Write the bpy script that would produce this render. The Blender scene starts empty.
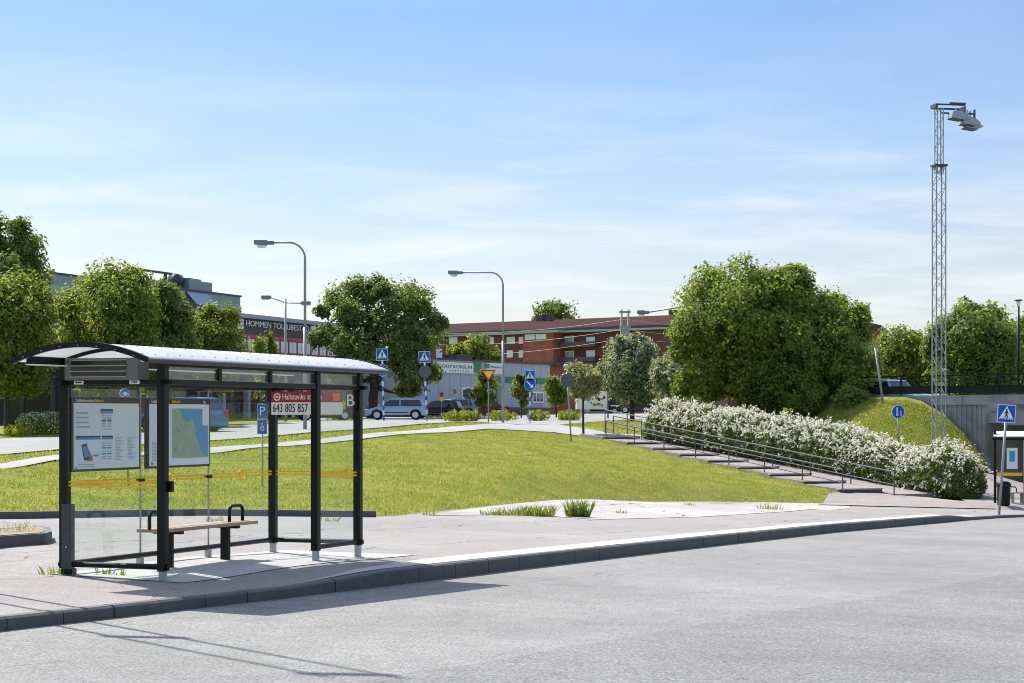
import bpy, bmesh, math, random
import numpy as np
from mathutils import Vector, Matrix

S = bpy.context.scene
COL = S.collection
R = math.radians
F = 2000.0          # focal length in picture widths * 1024
CX, HY = 512.0, 418.0
H0 = 1.775          # eye height over the shelter's pavement

# ------------------------------------------------------------------ helpers
def gx(px, Y): return (px - CX) / F * Y
def gz(py, Y): return (HY - py) / F * Y + H0
def PT(px, py, Y): return Vector((gx(px, Y), Y, gz(py, Y)))

class MB:
    """collects shapes into one mesh"""
    def __init__(s): s.v = []; s.f = []; s.mi = []; s.m = 0; s.sm = []; s.smooth = False
    def add(s, vs, fs):
        o = len(s.v); s.v += [tuple(v) for v in vs]
        for f in fs:
            s.f.append([i + o for i in f]); s.mi.append(s.m); s.sm.append(s.smooth)
    def box(s, x0, x1, y0, y1, z0, z1, M=None, bev=0.0):
        if bev > 0:
            bm = bmesh.new(); bmesh.ops.create_cube(bm, size=1)
            for v in bm.verts:
                v.co = Vector(((x0+x1)/2 + v.co.x*(x1-x0), (y0+y1)/2 + v.co.y*(y1-y0), (z0+z1)/2 + v.co.z*(z1-z0)))
            bmesh.ops.bevel(bm, geom=bm.edges[:], offset=bev, segments=2, affect='EDGES', profile=0.6)
            vs = [v.co.copy() for v in bm.verts]; bm.verts.index_update()
            fs = [[v.index for v in f.verts] for f in bm.faces]; bm.free()
        else:
            vs = [Vector((x, y, z)) for z in (z0, z1) for y in (y0, y1) for x in (x0, x1)]
            fs = [(0, 2, 3, 1), (4, 5, 7, 6), (0, 1, 5, 4), (2, 6, 7, 3), (0, 4, 6, 2), (1, 3, 7, 5)]
        if M: vs = [M @ v for v in vs]
        s.add(vs, fs)
    def cyl(s, p0, p1, r0, r1=None, n=10, cap=True):
        s.tube([p0, p1], [r0, r0 if r1 is None else r1], n, cap)
    def tube(s, pts, rs, n=8, cap=True):
        pts = [Vector(p) for p in pts]
        if not hasattr(rs, '__len__'): rs = [rs] * len(pts)
        vs = []; fs = []
        up = None
        for i, p in enumerate(pts):
            d = (pts[min(i+1, len(pts)-1)] - pts[max(i-1, 0)]).normalized()
            if up is None:
                up = Vector((0, 0, 1)) if abs(d.z) < 0.9 else Vector((1, 0, 0))
            a = d.cross(up).normalized(); b = a.cross(d).normalized(); up = b
            for k in range(n):
                t = 2*math.pi*k/n
                vs.append(p + (a*math.cos(t) + b*math.sin(t))*rs[i])
        for i in range(len(pts)-1):
            for k in range(n):
                k2 = (k+1) % n
                fs.append((i*n+k, i*n+k2, (i+1)*n+k2, (i+1)*n+k))
        if cap:
            fs.append(tuple(range(n))[::-1]); fs.append(tuple((len(pts)-1)*n+k for k in range(n)))
        s.add(vs, fs)
    def prism(s, poly, axis, a, b, M=None):
        """polygon (u,w) extruded along axis ('x','y','z') from a to b"""
        def mk(u, w, t):
            return Vector((t, u, w)) if axis == 'x' else Vector((u, t, w)) if axis == 'y' else Vector((u, w, t))
        n = len(poly)
        vs = [mk(u, w, a) for u, w in poly] + [mk(u, w, b) for u, w in poly]
        if M: vs = [M @ v for v in vs]
        fs = [tuple(range(n)), tuple(range(2*n-1, n-1, -1))] + [(i, n+i, n+(i+1) % n, (i+1) % n) for i in range(n)]
        s.add(vs, fs)
    def build(s, name, mats, parent=None, label=None):
        me = bpy.data.meshes.new(name)
        me.from_pydata(s.v, [], s.f)
        if not isinstance(mats, (list, tuple)): mats = [mats]
        for m in mats: me.materials.append(m)
        me.polygons.foreach_set('material_index', s.mi)
        me.polygons.foreach_set('use_smooth', s.sm)
        bm = bmesh.new(); bm.from_mesh(me); bmesh.ops.recalc_face_normals(bm, faces=bm.faces); bm.to_mesh(me); bm.free()
        me.update()
        return link(name, me, parent, label)

def link(name, me, parent=None, label=None):
    o = bpy.data.objects.new(name, me); COL.objects.link(o)
    if parent: o.parent = parent
    if label: o['label'] = label
    return o

def npmesh(name, V, Fq, mat, parent=None, smooth=False):
    """fast mesh from numpy arrays; all faces have the same number of corners"""
    me = bpy.data.meshes.new(name)
    k = Fq.shape[1]
    me.vertices.add(len(V)); me.vertices.foreach_set('co', np.ascontiguousarray(V, dtype=np.float32).ravel())
    me.loops.add(Fq.size); me.loops.foreach_set('vertex_index', Fq.astype(np.int32).ravel())
    me.polygons.add(len(Fq))
    me.polygons.foreach_set('loop_start', np.arange(0, Fq.size, k, dtype=np.int32))
    me.polygons.foreach_set('loop_total', np.full(len(Fq), k, dtype=np.int32))
    me.polygons.foreach_set('use_smooth', np.full(len(Fq), smooth))
    me.materials.append(mat); me.update(calc_edges=True); me.validate()
    return link(name, me, parent)

def thing(name, label, cat, loc=(0, 0, 0), rz=0.0, group=None):
    o = bpy.data.objects.new(name, None); COL.objects.link(o)
    o.location = loc; o.rotation_euler = (0, 0, rz); o.empty_display_size = 0.3
    o['label'] = label; o['category'] = cat
    if group: o['group'] = group
    return o
def tag(o, label, cat, group=None, kind=None):
    o['label'] = label; o['category'] = cat
    if group: o['group'] = group
    if kind: o['kind'] = kind
    return o
def struct(o, label, cat=None):
    o['kind'] = 'structure'; o['label'] = label; o['category'] = cat or o.name.replace('_', ' '); return o

def lettering(text, size, mat, parent, M, name='lettering', depth=0.004, align='CENTER', sx=1.0):
    """text standing in local xz, read from -y; M places it"""
    cu = bpy.data.curves.new('letters', 'FONT'); cu.body = text; cu.size = size; cu.extrude = depth
    cu.align_x = align; cu.align_y = 'CENTER'; cu.resolution_u = 3
    tmp = bpy.data.objects.new('letters', cu); COL.objects.link(tmp)
    dg = bpy.context.evaluated_depsgraph_get(); dg.update()
    me = bpy.data.meshes.new_from_object(tmp.evaluated_get(dg))
    bpy.data.objects.remove(tmp); bpy.data.curves.remove(cu)
    me.transform(M @ Matrix.Rotation(R(90), 4, 'X') @ Matrix.Diagonal((sx, 1, 1, 1)))
    me.materials.clear(); me.materials.append(mat); me.name = name
    return link(name, me, parent)

# ------------------------------------------------------------------ materials
MATS = {}
class NT:
    def __init__(s, name):
        s.mat = bpy.data.materials.new(name); s.mat.use_nodes = True
        s.t = s.mat.node_tree; s.t.nodes.clear()
        s.out = s.n('ShaderNodeOutputMaterial')
    def n(s, t, **kw):
        nd = s.t.nodes.new(t)
        for k, v in kw.items(): setattr(nd, k, v)
        return nd
    def l(s, a, b): s.t.links.new(a, b)
    def coord(s): return s.n('ShaderNodeTexCoord').outputs['Object']
    def noise(s, scale, detail=4, rough=0.6, vec=None, stretch=None):
        nd = s.n('ShaderNodeTexNoise'); nd.inputs['Scale'].default_value = scale
        nd.inputs['Detail'].default_value = detail; nd.inputs['Roughness'].default_value = rough
        v = vec or s.coord()
        if stretch:
            mp = s.n('ShaderNodeMapping'); mp.inputs['Scale'].default_value = stretch; s.l(v, mp.inputs[0]); v = mp.outputs[0]
        s.l(v, nd.inputs['Vector']); return nd.outputs['Fac']
    def ramp(s, fac, stops):
        nd = s.n('ShaderNodeValToRGB'); e = nd.color_ramp.elements
        while len(e) < len(stops): e.new(0.5)
        for i, (p, c) in enumerate(stops):
            e[i].position = p; e[i].color = (c, c, c, 1) if not hasattr(c, '__len__') else (*c, 1)
        s.l(fac, nd.inputs['Fac']); return nd.outputs['Color']
    def mix(s, fac, a, b, mode='MIX'):
        nd = s.n('ShaderNodeMix', data_type='RGBA', blend_type=mode)
        for sock, v in ((nd.inputs[0], fac), (nd.inputs[6], a), (nd.inputs[7], b)):
            if hasattr(v, 'links') or hasattr(v, 'node'): s.l(v, sock)
            elif hasattr(v, '__len__'): sock.default_value = (*v, 1)
            else: sock.default_value = v
        return nd.outputs[2]
    def math(s, op, a, b=0.0, c=None):
        nd = s.n('ShaderNodeMath', operation=op)
        for i, v in enumerate((a, b) if c is None else (a, b, c)):
            if hasattr(v, 'node'): s.l(v, nd.inputs[i])
            else: nd.inputs[i].default_value = v
        return nd.outputs[0]
    def bsdf(s, color, rough=0.6, metal=0.0, spec=0.5, bump=None, bs=0.2, bd=0.02):
        b = s.n('ShaderNodeBsdfPrincipled')
        if hasattr(color, 'node'): s.l(color, b.inputs['Base Color'])
        else: b.inputs['Base Color'].default_value = (*color, 1)
        if hasattr(rough, 'node'): s.l(rough, b.inputs['Roughness'])
        else: b.inputs['Roughness'].default_value = rough
        b.inputs['Metallic'].default_value = metal; b.inputs['Specular IOR Level'].default_value = spec
        if bump is not None:
            bn = s.n('ShaderNodeBump'); bn.inputs['Strength'].default_value = bs; bn.inputs['Distance'].default_value = bd
            s.l(bump, bn.inputs['Height']); s.l(bn.outputs[0], b.inputs['Normal'])
        s.l(b.outputs[0], s.out.inputs['Surface']); return b

def paint(name, c, rough=0.45, metal=0.0, var=0.12, scale=6.0, spec=0.5):
    """painted / plain surface with slight dirt variation"""
    if name in MATS: return MATS[name]
    t = NT(name); n = t.noise(scale, 5)
    f = t.ramp(n, [(0.3, 1.0 - var), (0.7, 1.0 + 0.0)])
    c2 = t.mix(1.0, c, f, 'MULTIPLY')
    t.bsdf(c2, t.math('ADD', t.math('MULTIPLY', n, 0.2), rough - 0.1), metal, spec)
    MATS[name] = t.mat; return t.mat

def asphalt(name, c, speck=0.35, patch=0.12, grain=55, reddish=None, lines=(), wear=None):
    t = NT(name); co = t.coord()
    fine = t.noise(grain, 2, 0.7, co); mid = t.noise(2.2, 6, 0.65, co); big = t.noise(0.22, 4, 0.6, co)
    col = t.mix(1.0, c, t.ramp(fine, [(0.3, 1 - speck), (0.5, 1.0), (0.7, 1 + speck*0.9)]), 'MULTIPLY')
    col = t.mix(1.0, col, t.ramp(mid, [(0.3, 1 - patch), (0.7, 1 + patch*0.5)]), 'MULTIPLY')
    col = t.mix(1.0, col, t.ramp(big, [(0.35, 1 - patch), (0.65, 1 + patch*0.6)]), 'MULTIPLY')
    if reddish:
        # long streaks of older, redder surfacing
        v = t.noise(0.35, 4, 0.6, co, (1.0, 0.35, 1.0))
        col = t.mix(t.ramp(v, [(0.45, 0.0), (0.6, 0.8)]), col, t.mix(1.0, reddish, t.ramp(fine, [(0.3, 1 - speck), (0.7, 1 + speck*0.8)]), 'MULTIPLY'))
    sp = t.n('ShaderNodeSeparateXYZ'); t.l(co, sp.inputs[0])
    wob = t.math('MULTIPLY', t.math('SUBTRACT', t.noise(0.9, 2, 0.4, co), 0.5), 0.7)
    for (nx, ny, d, w, k) in lines:
        # a thin crack / joint along the line nx*x+ny*y=d
        q = t.math('ADD', t.math('MULTIPLY', sp.outputs[0], nx), t.math('MULTIPLY', sp.outputs[1], ny))
        q = t.math('ADD', t.math('SUBTRACT', q, d), wob)
        m = t.math('LESS_THAN', t.math('ABSOLUTE', q), w)
        m = t.math('MULTIPLY', m, t.ramp(t.noise(1.3, 3, 0.6, co), [(0.42, 0.0), (0.56, k)]))
        col = t.mix(m, col, (0.03, 0.03, 0.032))
    if wear:
        nx, ny, d, f = wear
        q = t.math('ADD', t.math('MULTIPLY', sp.outputs[0], nx), t.math('MULTIPLY', sp.outputs[1], ny))
        q = t.math('ADD', t.math('SUBTRACT', q, d), t.math('MULTIPLY', wob, 0.35))
        m = t.math('GREATER_THAN', q, 0.0)
        col = t.mix(m, col, t.mix(1.0, col, t.ramp(t.noise(grain*0.6, 2, 0.8, co), [(0.3, f*0.55), (0.55, f), (0.7, f*1.25)]), 'MULTIPLY'))
    t.bsdf(col, 0.9, 0, 0.25, fine, 0.5, 0.008)
    return t.mat

def brick(name, c1, c2, mortar, scale=8.0):
    t = NT(name); b = t.n('ShaderNodeTexBrick'); co = t.coord()
    # facade coordinates: along the wall and up
    sp = t.n('ShaderNodeSeparateXYZ'); t.l(co, sp.inputs[0]); cb = t.n('ShaderNodeCombineXYZ')
    t.l(t.math('ADD', sp.outputs[0], sp.outputs[1]), cb.inputs[0]); t.l(sp.outputs[2], cb.inputs[1])
    t.l(cb.outputs[0], b.inputs['Vector'])
    b.inputs['Color1'].default_value = (*c1, 1); b.inputs['Color2'].default_value = (*c2, 1); b.inputs['Mortar'].default_value = (*mortar, 1)
    b.inputs['Scale'].default_value = scale; b.inputs['Mortar Size'].default_value = 0.012
    col = t.mix(1.0, b.outputs['Color'], t.ramp(t.noise(0.7, 5), [(0.3, 0.8), (0.7, 1.08)]), 'MULTIPLY')
    t.bsdf(col, 0.85, 0, 0.3); return t.mat

def leafmat(name, stops, trans=0.4, flower=False):
    t = NT(name); g = t.n('ShaderNodeNewGeometry')
    # leaf age varies from leaf to leaf and from branch to branch
    v = t.math('ADD', t.math('MULTIPLY', g.outputs['Random Per Island'], 0.6), t.math('MULTIPLY', t.noise(0.9, 3), 0.4))
    col = t.ramp(v, stops)
    d = t.n('ShaderNodeBsdfPrincipled'); t.l(col, d.inputs['Base Color']); d.inputs['Roughness'].default_value = 0.55
    d.inputs['Specular IOR Level'].default_value = 0.3 if not flower else 0.1
    tr = t.n('ShaderNodeBsdfTranslucent')
    t.l(t.mix(1.0, col, (1.35, 1.3, 0.5) if not flower else (1, 1, 1), 'MULTIPLY'), tr.inputs['Color'])
    mx = t.n('ShaderNodeMixShader'); mx.inputs[0].default_value = trans
    t.l(d.outputs[0], mx.inputs[1]); t.l(tr.outputs[0], mx.inputs[2]); t.l(mx.outputs[0], t.out.inputs['Surface'])
    return t.mat

def glass(name, tint=(0.9, 0.95, 0.93), refl=0.1, dirt=0.06):
    t = NT(name)
    tp = t.n('ShaderNodeBsdfTransparent'); tp.inputs['Color'].default_value = (*tint, 1)
    gl = t.n('ShaderNodeBsdfGlossy'); gl.inputs['Roughness'].default_value = 0.02; gl.inputs['Color'].default_value = (0.9, 0.95, 1, 1)
    lw = t.n('ShaderNodeLayerWeight'); lw.inputs['Blend'].default_value = 0.25
    mx = t.n('ShaderNodeMixShader'); t.l(t.math('MULTIPLY', lw.outputs['Fresnel'], refl*6), mx.inputs[0])
    t.l(tp.outputs[0], mx.inputs[1]); t.l(gl.outputs[0], mx.inputs[2])
    df = t.n('ShaderNodeBsdfDiffuse'); df.inputs['Color'].default_value = (0.7, 0.75, 0.74, 1)
    m2 = t.n('ShaderNodeMixShader'); t.l(t.ramp(t.noise(1.5, 5, 0.7), [(0.4, dirt*0.4), (0.75, dirt*1.6)]), m2.inputs[0])
    t.l(mx.outputs[0], m2.inputs[1]); t.l(df.outputs[0], m2.inputs[2]); t.l(m2.outputs[0], t.out.inputs['Surface'])
    return t.mat

def opal(name, c, trans=0.35):
    t = NT(name); n = t.noise(3.0, 5)
    col = t.mix(1.0, c, t.ramp(n, [(0.3, 0.82), (0.7, 1.0)]), 'MULTIPLY')
    d = t.n('ShaderNodeBsdfPrincipled'); t.l(col, d.inputs['Base Color']); d.inputs['Roughness'].default_value = 0.4
    tr = t.n('ShaderNodeBsdfTranslucent'); t.l(col, tr.inputs['Color'])
    mx = t.n('ShaderNodeMixShader'); mx.inputs[0].default_value = trans
    t.l(d.outputs[0], mx.inputs[1]); t.l(tr.outputs[0], mx.inputs[2])
    tp = t.n('ShaderNodeBsdfTransparent'); m2 = t.n('ShaderNodeMixShader'); m2.inputs[0].default_value = 0.16
    t.l(mx.outputs[0], m2.inputs[1]); t.l(tp.outputs[0], m2.inputs[2]); t.l(m2.outputs[0], t.out.inputs['Surface'])
    return t.mat

M_black = paint('black_green_steel', (0.006, 0.010, 0.009), 0.4, 0.0, 0.25, 4, 0.22)
M_darkgrey = paint('dark_grey_steel', (0.045, 0.048, 0.052), 0.45)
M_boxgrey = paint('display_grey', (0.13, 0.13, 0.145), 0.45)
M_slot = paint('display_screen', (0.02, 0.02, 0.015), 0.15)
M_steel = paint('galvanised_steel', (0.42, 0.44, 0.46), 0.45, 0.5, 0.3, 9)
M_galv = paint('weathered_pole', (0.33, 0.35, 0.36), 0.5, 0.35, 0.25, 3)
M_lampblue = paint('lamp_housing', (0.16, 0.21, 0.28), 0.4)
M_wood = paint('bench_wood', (0.46, 0.30, 0.20), 0.6, 0, 0.35, 12)
M_white = paint('white_paint', (0.86, 0.86, 0.85), 0.45, 0, 0.08)
M_signwhite = paint('sign_white', (0.8, 0.8, 0.8), 0.4, 0, 0.04)
M_signblue = paint('sign_blue', (0.006, 0.105, 0.52), 0.5, 0, 0.08, 6, 0.2)
M_signred = paint('sign_red', (0.45, 0.02, 0.02), 0.35, 0, 0.08)
M_signyellow = paint('sign_yellow', (1.0, 0.66, 0.03), 0.35, 0, 0.05)
M_signback = paint('sign_back_grey', (0.10, 0.12, 0.125), 0.5, 0.2, 0.15)
M_stopred = paint('stop_sign_maroon', (0.32, 0.012, 0.03), 0.4, 0, 0.06)
M_text = paint('black_lettering', (0.012, 0.012, 0.012), 0.5, 0, 0.0)
M_yellow = paint('yellow_film', (0.9, 0.5, 0.0), 0.4, 0, 0.05)
M_orange = paint('orange_print', (0.75, 0.18, 0.04), 0.5)
M_poster = paint('poster_paper', (0.68, 0.77, 0.83), 0.4, 0, 0.06, 2)
M_posterhead = paint('poster_header', (0.035, 0.035, 0.03), 0.3)
M_mapgreen = paint('map_land', (0.32, 0.46, 0.33), 0.3, 0, 0.2, 9)
M_mapblue = paint('map_sea', (0.1, 0.34, 0.62), 0.3, 0, 0.1, 6)
M_printgrey = paint('print_grey', (0.4, 0.45, 0.5), 0.4, 0, 0.3, 20)
M_skin = paint('print_skin', (0.35, 0.18, 0.13), 0.5)
M_printblue = paint('print_blue', (0.05, 0.33, 0.6), 0.4)
M_rubber = paint('rubber', (0.015, 0.015, 0.016), 0.8)
M_carglass = paint('car_glass', (0.012, 0.016, 0.02), 0.06, 0, 0.0, 3, 0.8)
M_winglass = paint('window_glass', (0.10, 0.17, 0.22), 0.06, 0.3, 0.3, 1.2, 0.9)
M_winblue = paint('pale_window_glass', (0.55, 0.68, 0.76), 0.1, 0.2, 0.25, 0.8, 0.9)  # sky reflection put into the pale base colour
M_chrome = paint('wheel_metal', (0.5, 0.5, 0.52), 0.3, 0.8)
M_redlamp = paint('tail_lamp', (0.5, 0.02, 0.03), 0.2)
M_bark = paint('bark', (0.06, 0.05, 0.042), 0.9, 0, 0.5, 8)
M_concrete = paint('concrete', (0.36, 0.365, 0.36), 0.85, 0, 0.5, 0.9, 0.2)
M_granite = paint('dark_granite', (0.10, 0.102, 0.105), 0.7, 0, 0.35, 5, 0.3)
M_glass = glass('shelter_glass', (0.97, 0.985, 0.978), 0.018, 0.004)
M_topglass = glass('top_glass', (0.955, 0.975, 0.965), 0.035, 0.025)
M_roof = opal('opal_roof_sheet', (0.78, 0.79, 0.8), 0.42)

# ------------------------------------------------------------------ ground height
def road_z(X, Y):
    Xc = np.clip(X, -60, 45); Yc = np.clip(Y, -30, 120)
    return H0 - 1.71 - 0.035*Xc - 0.015*Yc
def onroad(px, py):      # where the picture's point meets the road plane
    q = (px - CX)/F
    Y = 1.70/((py - HY)/F - 0.035*q - 0.015)
    return (q*Y, Y)
kerb_px = [(-420, 688), (-200, 657), (0, 630), (140, 614), (280, 598), (380, 586), (500, 571), (607, 558), (704, 546.5), (828, 532.5), (968, 520), (1003, 517.6), (1045, 516.2), (1200, 513)]
KERB = [onroad(*p) for p in kerb_px]
def lift(X, Y):
    """pavement height over the road: low kerb on the left, raised bus kerb after it"""
    a = (X - KERB[4][0])*0.37 + (Y - KERB[4][1])*0.93
    b = (X - KERB[10][0])*0.37 + (Y - KERB[10][1])*0.93
    t = np.clip(a/3.0, 0, 1); t2 = np.clip((b + 3)/4.0, 0, 1)
    return 0.11 + 0.075*t*t*(3-2*t) - 0.10*t2*t2*(3-2*t2)
def pave_z(X, Y): return road_z(X, Y) + lift(X, Y)

FOOT = [(-60, 20), (-20, 28.5), (-8.8, 34.2), (-6.1, 39.0), (-2.5, 41.4), (-0.5, 51), (1.45, 60.6), (3.8, 65.2), (6.5, 68.8), (9.2, 71.2), (12.1, 72.4), (17, 72.5), (22, 74), (60, 80)]
_ctrl = [  # (px, py, depth) read off the bank, paths and roads behind
 (0,471,55),(54,461.5,58),(120,458,61),(220,453.8,67),(290,447,74),(361,440,82),(425,434,90),(489,429.5,98),(554,433,101),
 (0,465.5,58.5),(54,456.5,61.5),(220,448,70),(361,434.8,86),(489,424.5,103),(549,425,107),(600,432,103),(640,438,96.5),
 (0,456,65),(54,451,67),(220,441,77),(361,430,93),(489,423.5,107),(556,427.5,109),(600,422.5,125),(640,420,140),
 (0,440,80),(54,438.5,84),(220,429.5,94),(361,422.6,125),(430,420,141),(489,418.5,150),(583,416.5,162),(637,415,170),
 (606,440,95),(636,447,91.9),(666,454,89.2),(699,462,86.6),(731.5,468.8,84),(768,476.5,81.7),(804,484.5,79.2),(842.6,493,77),
 (881.6,494,77.7),(650,438,95.5),(739,463,86),(811,479,81.5),(900,487,81),(960,498,78.5),(985,500.5,77),(1024,499,78),
 (640,425,112),(700,428,105),(760,440,98),(840,440,92),(830,452,87.5),(862,457,84.9),(905,469,82.6),(945,482,80.8),
 (150,486,48),(300,475,57),(420,462,66),(540,456,80),(650,470,78),(500,445,84),(60,485,47),(230,473,56),
 (-60,445,78),(-60,470,52),(-100,433,95),(100,424,125),(300,419,150)]
_cx = np.array([gx(p, Y) for p, _, Y in _ctrl]); _cy = np.array([Y for *_, Y in _ctrl]); _cz = np.array([gz(q, Y) for _, q, Y in _ctrl])
_ex = [(30, 95, -1.75), (30, 78, -1.7), (24, 86, -1.6), (27, 102, -1.75), (40, 120, 0.5), (24, 125, 1.2), (15, 130, 1.6), (-45, 170, 2.0), (0, 185, 2.1), (30, 185, 2.2), (-14, 42, 0.2)]
_cx = np.append(_cx, [e[0] for e in _ex]); _cy = np.append(_cy, [e[1] for e in _ex]); _cz = np.append(_cz, [e[2] for e in _ex])
def _U(r2): return np.where(r2 > 0, r2*np.log(r2 + 1e-12), 0.0)
_n = len(_cx); _sc = 50.0
_px, _py = _cx/_sc, _cy/_sc
_K = _U((_px[:, None]-_px[None])**2 + (_py[:, None]-_py[None])**2) + np.eye(_n)*2e-4
_P = np.c_[np.ones(_n), _px, _py]
_A = np.block([[_K, _P], [_P.T, np.zeros((3, 3))]])
_w = np.linalg.solve(_A, np.r_[_cz, 0, 0, 0])
def tps(X, Y):
    x = np.clip(X, -34, 32)/_sc; y = np.clip(Y, 44, 185)/_sc
    out = _w[_n] + _w[_n+1]*x + _w[_n+2]*y
    for i in range(_n): out = out + _w[i]*_U((x-_px[i])**2 + (y-_py[i])**2)
    return out
def foot_d(X, Y):
    """signed distance behind the foot of the grass bank"""
    best = np.full(np.shape(X), 1e9); sgn = np.ones(np.shape(X))
    for (ax, ay), (bx, by) in zip(FOOT[:-1], FOOT[1:]):
        dx, dy = bx-ax, by-ay; L2 = dx*dx+dy*dy
        t = np.clip(((X-ax)*dx + (Y-ay)*dy)/L2, 0, 1)
        d = np.hypot(X-(ax+t*dx), Y-(ay+t*dy))
        s = np.where((dx*(Y-ay) - dy*(X-ax)) > 0, 1.0, -1.0)
        m = d < best; best = np.where(m, d, best); sgn = np.where(m, s, sgn)
    return best*sgn
def ground_z(X, Y):
    X = np.asarray(X, float); Y = np.asarray(Y, float)
    d = foot_d(X, Y); w = np.clip(d/2.2, 0, 1); w = w*w*(3-2*w)
    sx_, sy_ = X-4.465, Y-95.0; sl_ = sx_*0.4175 - sy_*0.9087; sw_ = sx_*0.9087 + sy_*0.4175
    dip = 0.35*np.clip((sw_+0.05)/0.35, 0, 1)*np.clip((4.6-sw_)/0.4, 0, 1)*np.clip((sl_+2.6)/0.5, 0, 1)*np.clip((19.9-sl_)/0.5, 0, 1)
    base = pave_z(X, Y) - 0.16 + 0.22*np.clip(d/0.5 + 0.3, 0, 1) - 0.8*np.clip((-d-1.0)/3.0, 0, 1)
    bump = 0.030*(np.sin(1.3*X+0.7*Y) + np.sin(2.1*X-1.7*Y+1) + 0.8*np.sin(0.6*X+1.9*Y+2) + 0.6*np.sin(3.3*X+2.2*Y+.5))*np.clip((d-1.5)/3, 0, 1)*np.clip((np.interp(X, _cx[:9], _cy[:9])-Y-1.0)/4, 0, 1)
    bump = np.where(X < 13, bump, 0.0)
    return base*(1-w) + tps(X, Y)*w - dip + bump*(dip < 0.01)
def gzat(x, y): return float(ground_z(np.array([x]), np.array([y]))[0])
def pzat(x, y): return float(pave_z(np.array([x]), np.array([y]))[0])

# ------------------------------------------------------------------ ground sheets
def axis(lo, hi, a, b, step, far):
    inner = list(np.arange(a, b, step))
    left = [a - far*(1 - 1)]; out = []
    k = step
    x = a
    while x > lo: k *= 1.35; x -= k; out.append(max(x, lo))
    out = out[::-1] + inner; x = inner[-1]; k = step
    while x < hi: k *= 1.35; x += k; out.append(min(x, hi))
    return np.array(out)
def grid_mesh(name, X, Y, Z, mat):
    ny, nx = X.shape
    V = np.c_[X.ravel(), Y.ravel(), Z.ravel()]
    i = np.arange(ny-1)[:, None]*nx + np.arange(nx-1)[None]
    Q = np.stack([i, i+1, i+nx+1, i+nx], -1).reshape(-1, 4)
    return npmesh(name, V, Q, mat, None, True)

def grass_mat(name):
    t = NT(name); co = t.coord()
    n1 = t.noise(14, 4, 0.7, co); n2 = t.noise(0.5, 5, 0.65, co); n3 = t.noise(2.5, 4, 0.6, co)
    col = t.ramp(n2, [(0.3, (0.12, 0.155, 0.025)), (0.5, (0.19, 0.215, 0.032)), (0.7, (0.27, 0.25, 0.055))])
    col = t.mix(1.0, col, t.ramp(n1, [(0.3, 0.6), (0.7, 1.25)]), 'MULTIPLY')
    col = t.mix(1.0, col, t.ramp(n3, [(0.3, 0.8), (0.7, 1.15)]), 'MULTIPLY')
    t.bsdf(col, 0.9, 0, 0.1, n1, 0.8, 0.05); return t.mat
M_grass = grass_mat('grass_ground')
xs = axis(-700, 700, -34, 34, 0.7, 0); ys = axis(-60, 1600, 36, 130, 0.7, 0)
GX, GY = np.meshgrid(xs, ys)
o = grid_mesh('ground', GX, GY, ground_z(GX, GY), M_grass); struct(o, 'grassy ground rising behind the bus stop')

def resample(poly, n):
    P = np.array(poly, float); d = np.r_[0, np.cumsum(np.hypot(*np.diff(P, axis=0).T))]
    t = np.linspace(0, d[-1], n)
    return np.c_[np.interp(t, d, P[:, 0]), np.interp(t, d, P[:, 1])]
def ribbon(name, pa, pb, n, m, zf, off, mat, label):
    A = resample(pa, n); B = resample(pb, n); t = np.linspace(0, 1, m)[None, :]
    X = A[:, 0:1]*(1-t) + B[:, 0:1]*t; Y = A[:, 1:2]*(1-t) + B[:, 1:2]*t
    o = grid_mesh(name, X, Y, zf(X, Y) + off, mat); struct(o, label); return o
def pxl(pts): return [(gx(p, Y), Y) for p, Y in pts]

KR = resample(KERB, 160)
# direction-perpendicular offsets of the kerb line
def offset(P, d):
    T = np.gradient(P, axis=0); T /= np.linalg.norm(T, axis=1)[:, None]
    return P + np.c_[-T[:, 1], T[:, 0]]*d      # +d = behind the kerb (left of travel)

n_road = np.array([0.921, -0.389])
joint = onroad(600, 641); joint2 = onroad(1024, 571)
jd = np.array([joint2[0]-joint[0], joint2[1]-joint[1]]); jn = np.array([jd[1], -jd[0]])/np.hypot(*jd)
def ln(p, q, w, k):
    a, b = onroad(*p), onroad(*q); d = (b[0]-a[0], b[1]-a[1]); L = math.hypot(*d); nx, ny = d[1]/L, -d[0]/L
    return (nx, ny, nx*a[0]+ny*a[1], w, k)
M_road = asphalt('road_asphalt', (0.212, 0.207, 0.198), 0.55, 0.15, 42,
                 lines=[ln((0, 668), (400, 625), 0.010, 0.4), ln((600, 575), (1000, 545), 0.014, 0.6), ln((420, 592), (760, 556), 0.010, 0.7), ln((300, 683), (1024, 575), 0.010, 0.35)],
                 wear=(jn[0], jn[1], jn[0]*joint[0]+jn[1]*joint[1], 0.95))
far = [(x + 60*0.921, y - 60*0.389) for x, y in KERB]
ribbon('road', KERB, far, 90, 60, road_z, 0.0, M_road, 'light grey worn asphalt road in the foreground')
M_pave = asphalt('pavement_asphalt', (0.25, 0.238, 0.227), 0.36, 0.16, 40, reddish=(0.25, 0.222, 0.212),
                 lines=[ln((380, 560), (560, 546), 0.02, 0.9), ln((0, 572), (120, 560), 0.014, 0.9), ln((120, 590), (60, 560), 0.012, 0.8), ln((560, 530), (900, 512), 0.03, 0.8), ln((390, 540), (620, 524), 0.018, 0.8)])
foot_in = offset(resample(FOOT, 120), 0.9)
ribbon('pavement', offset(KR, 0.10), resample(FOOT, 160) + np.array([-0.25, 0.8]), 260, 110, pave_z, 0.0, M_pave, 'grey asphalt pavement around the bus shelter')

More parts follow.
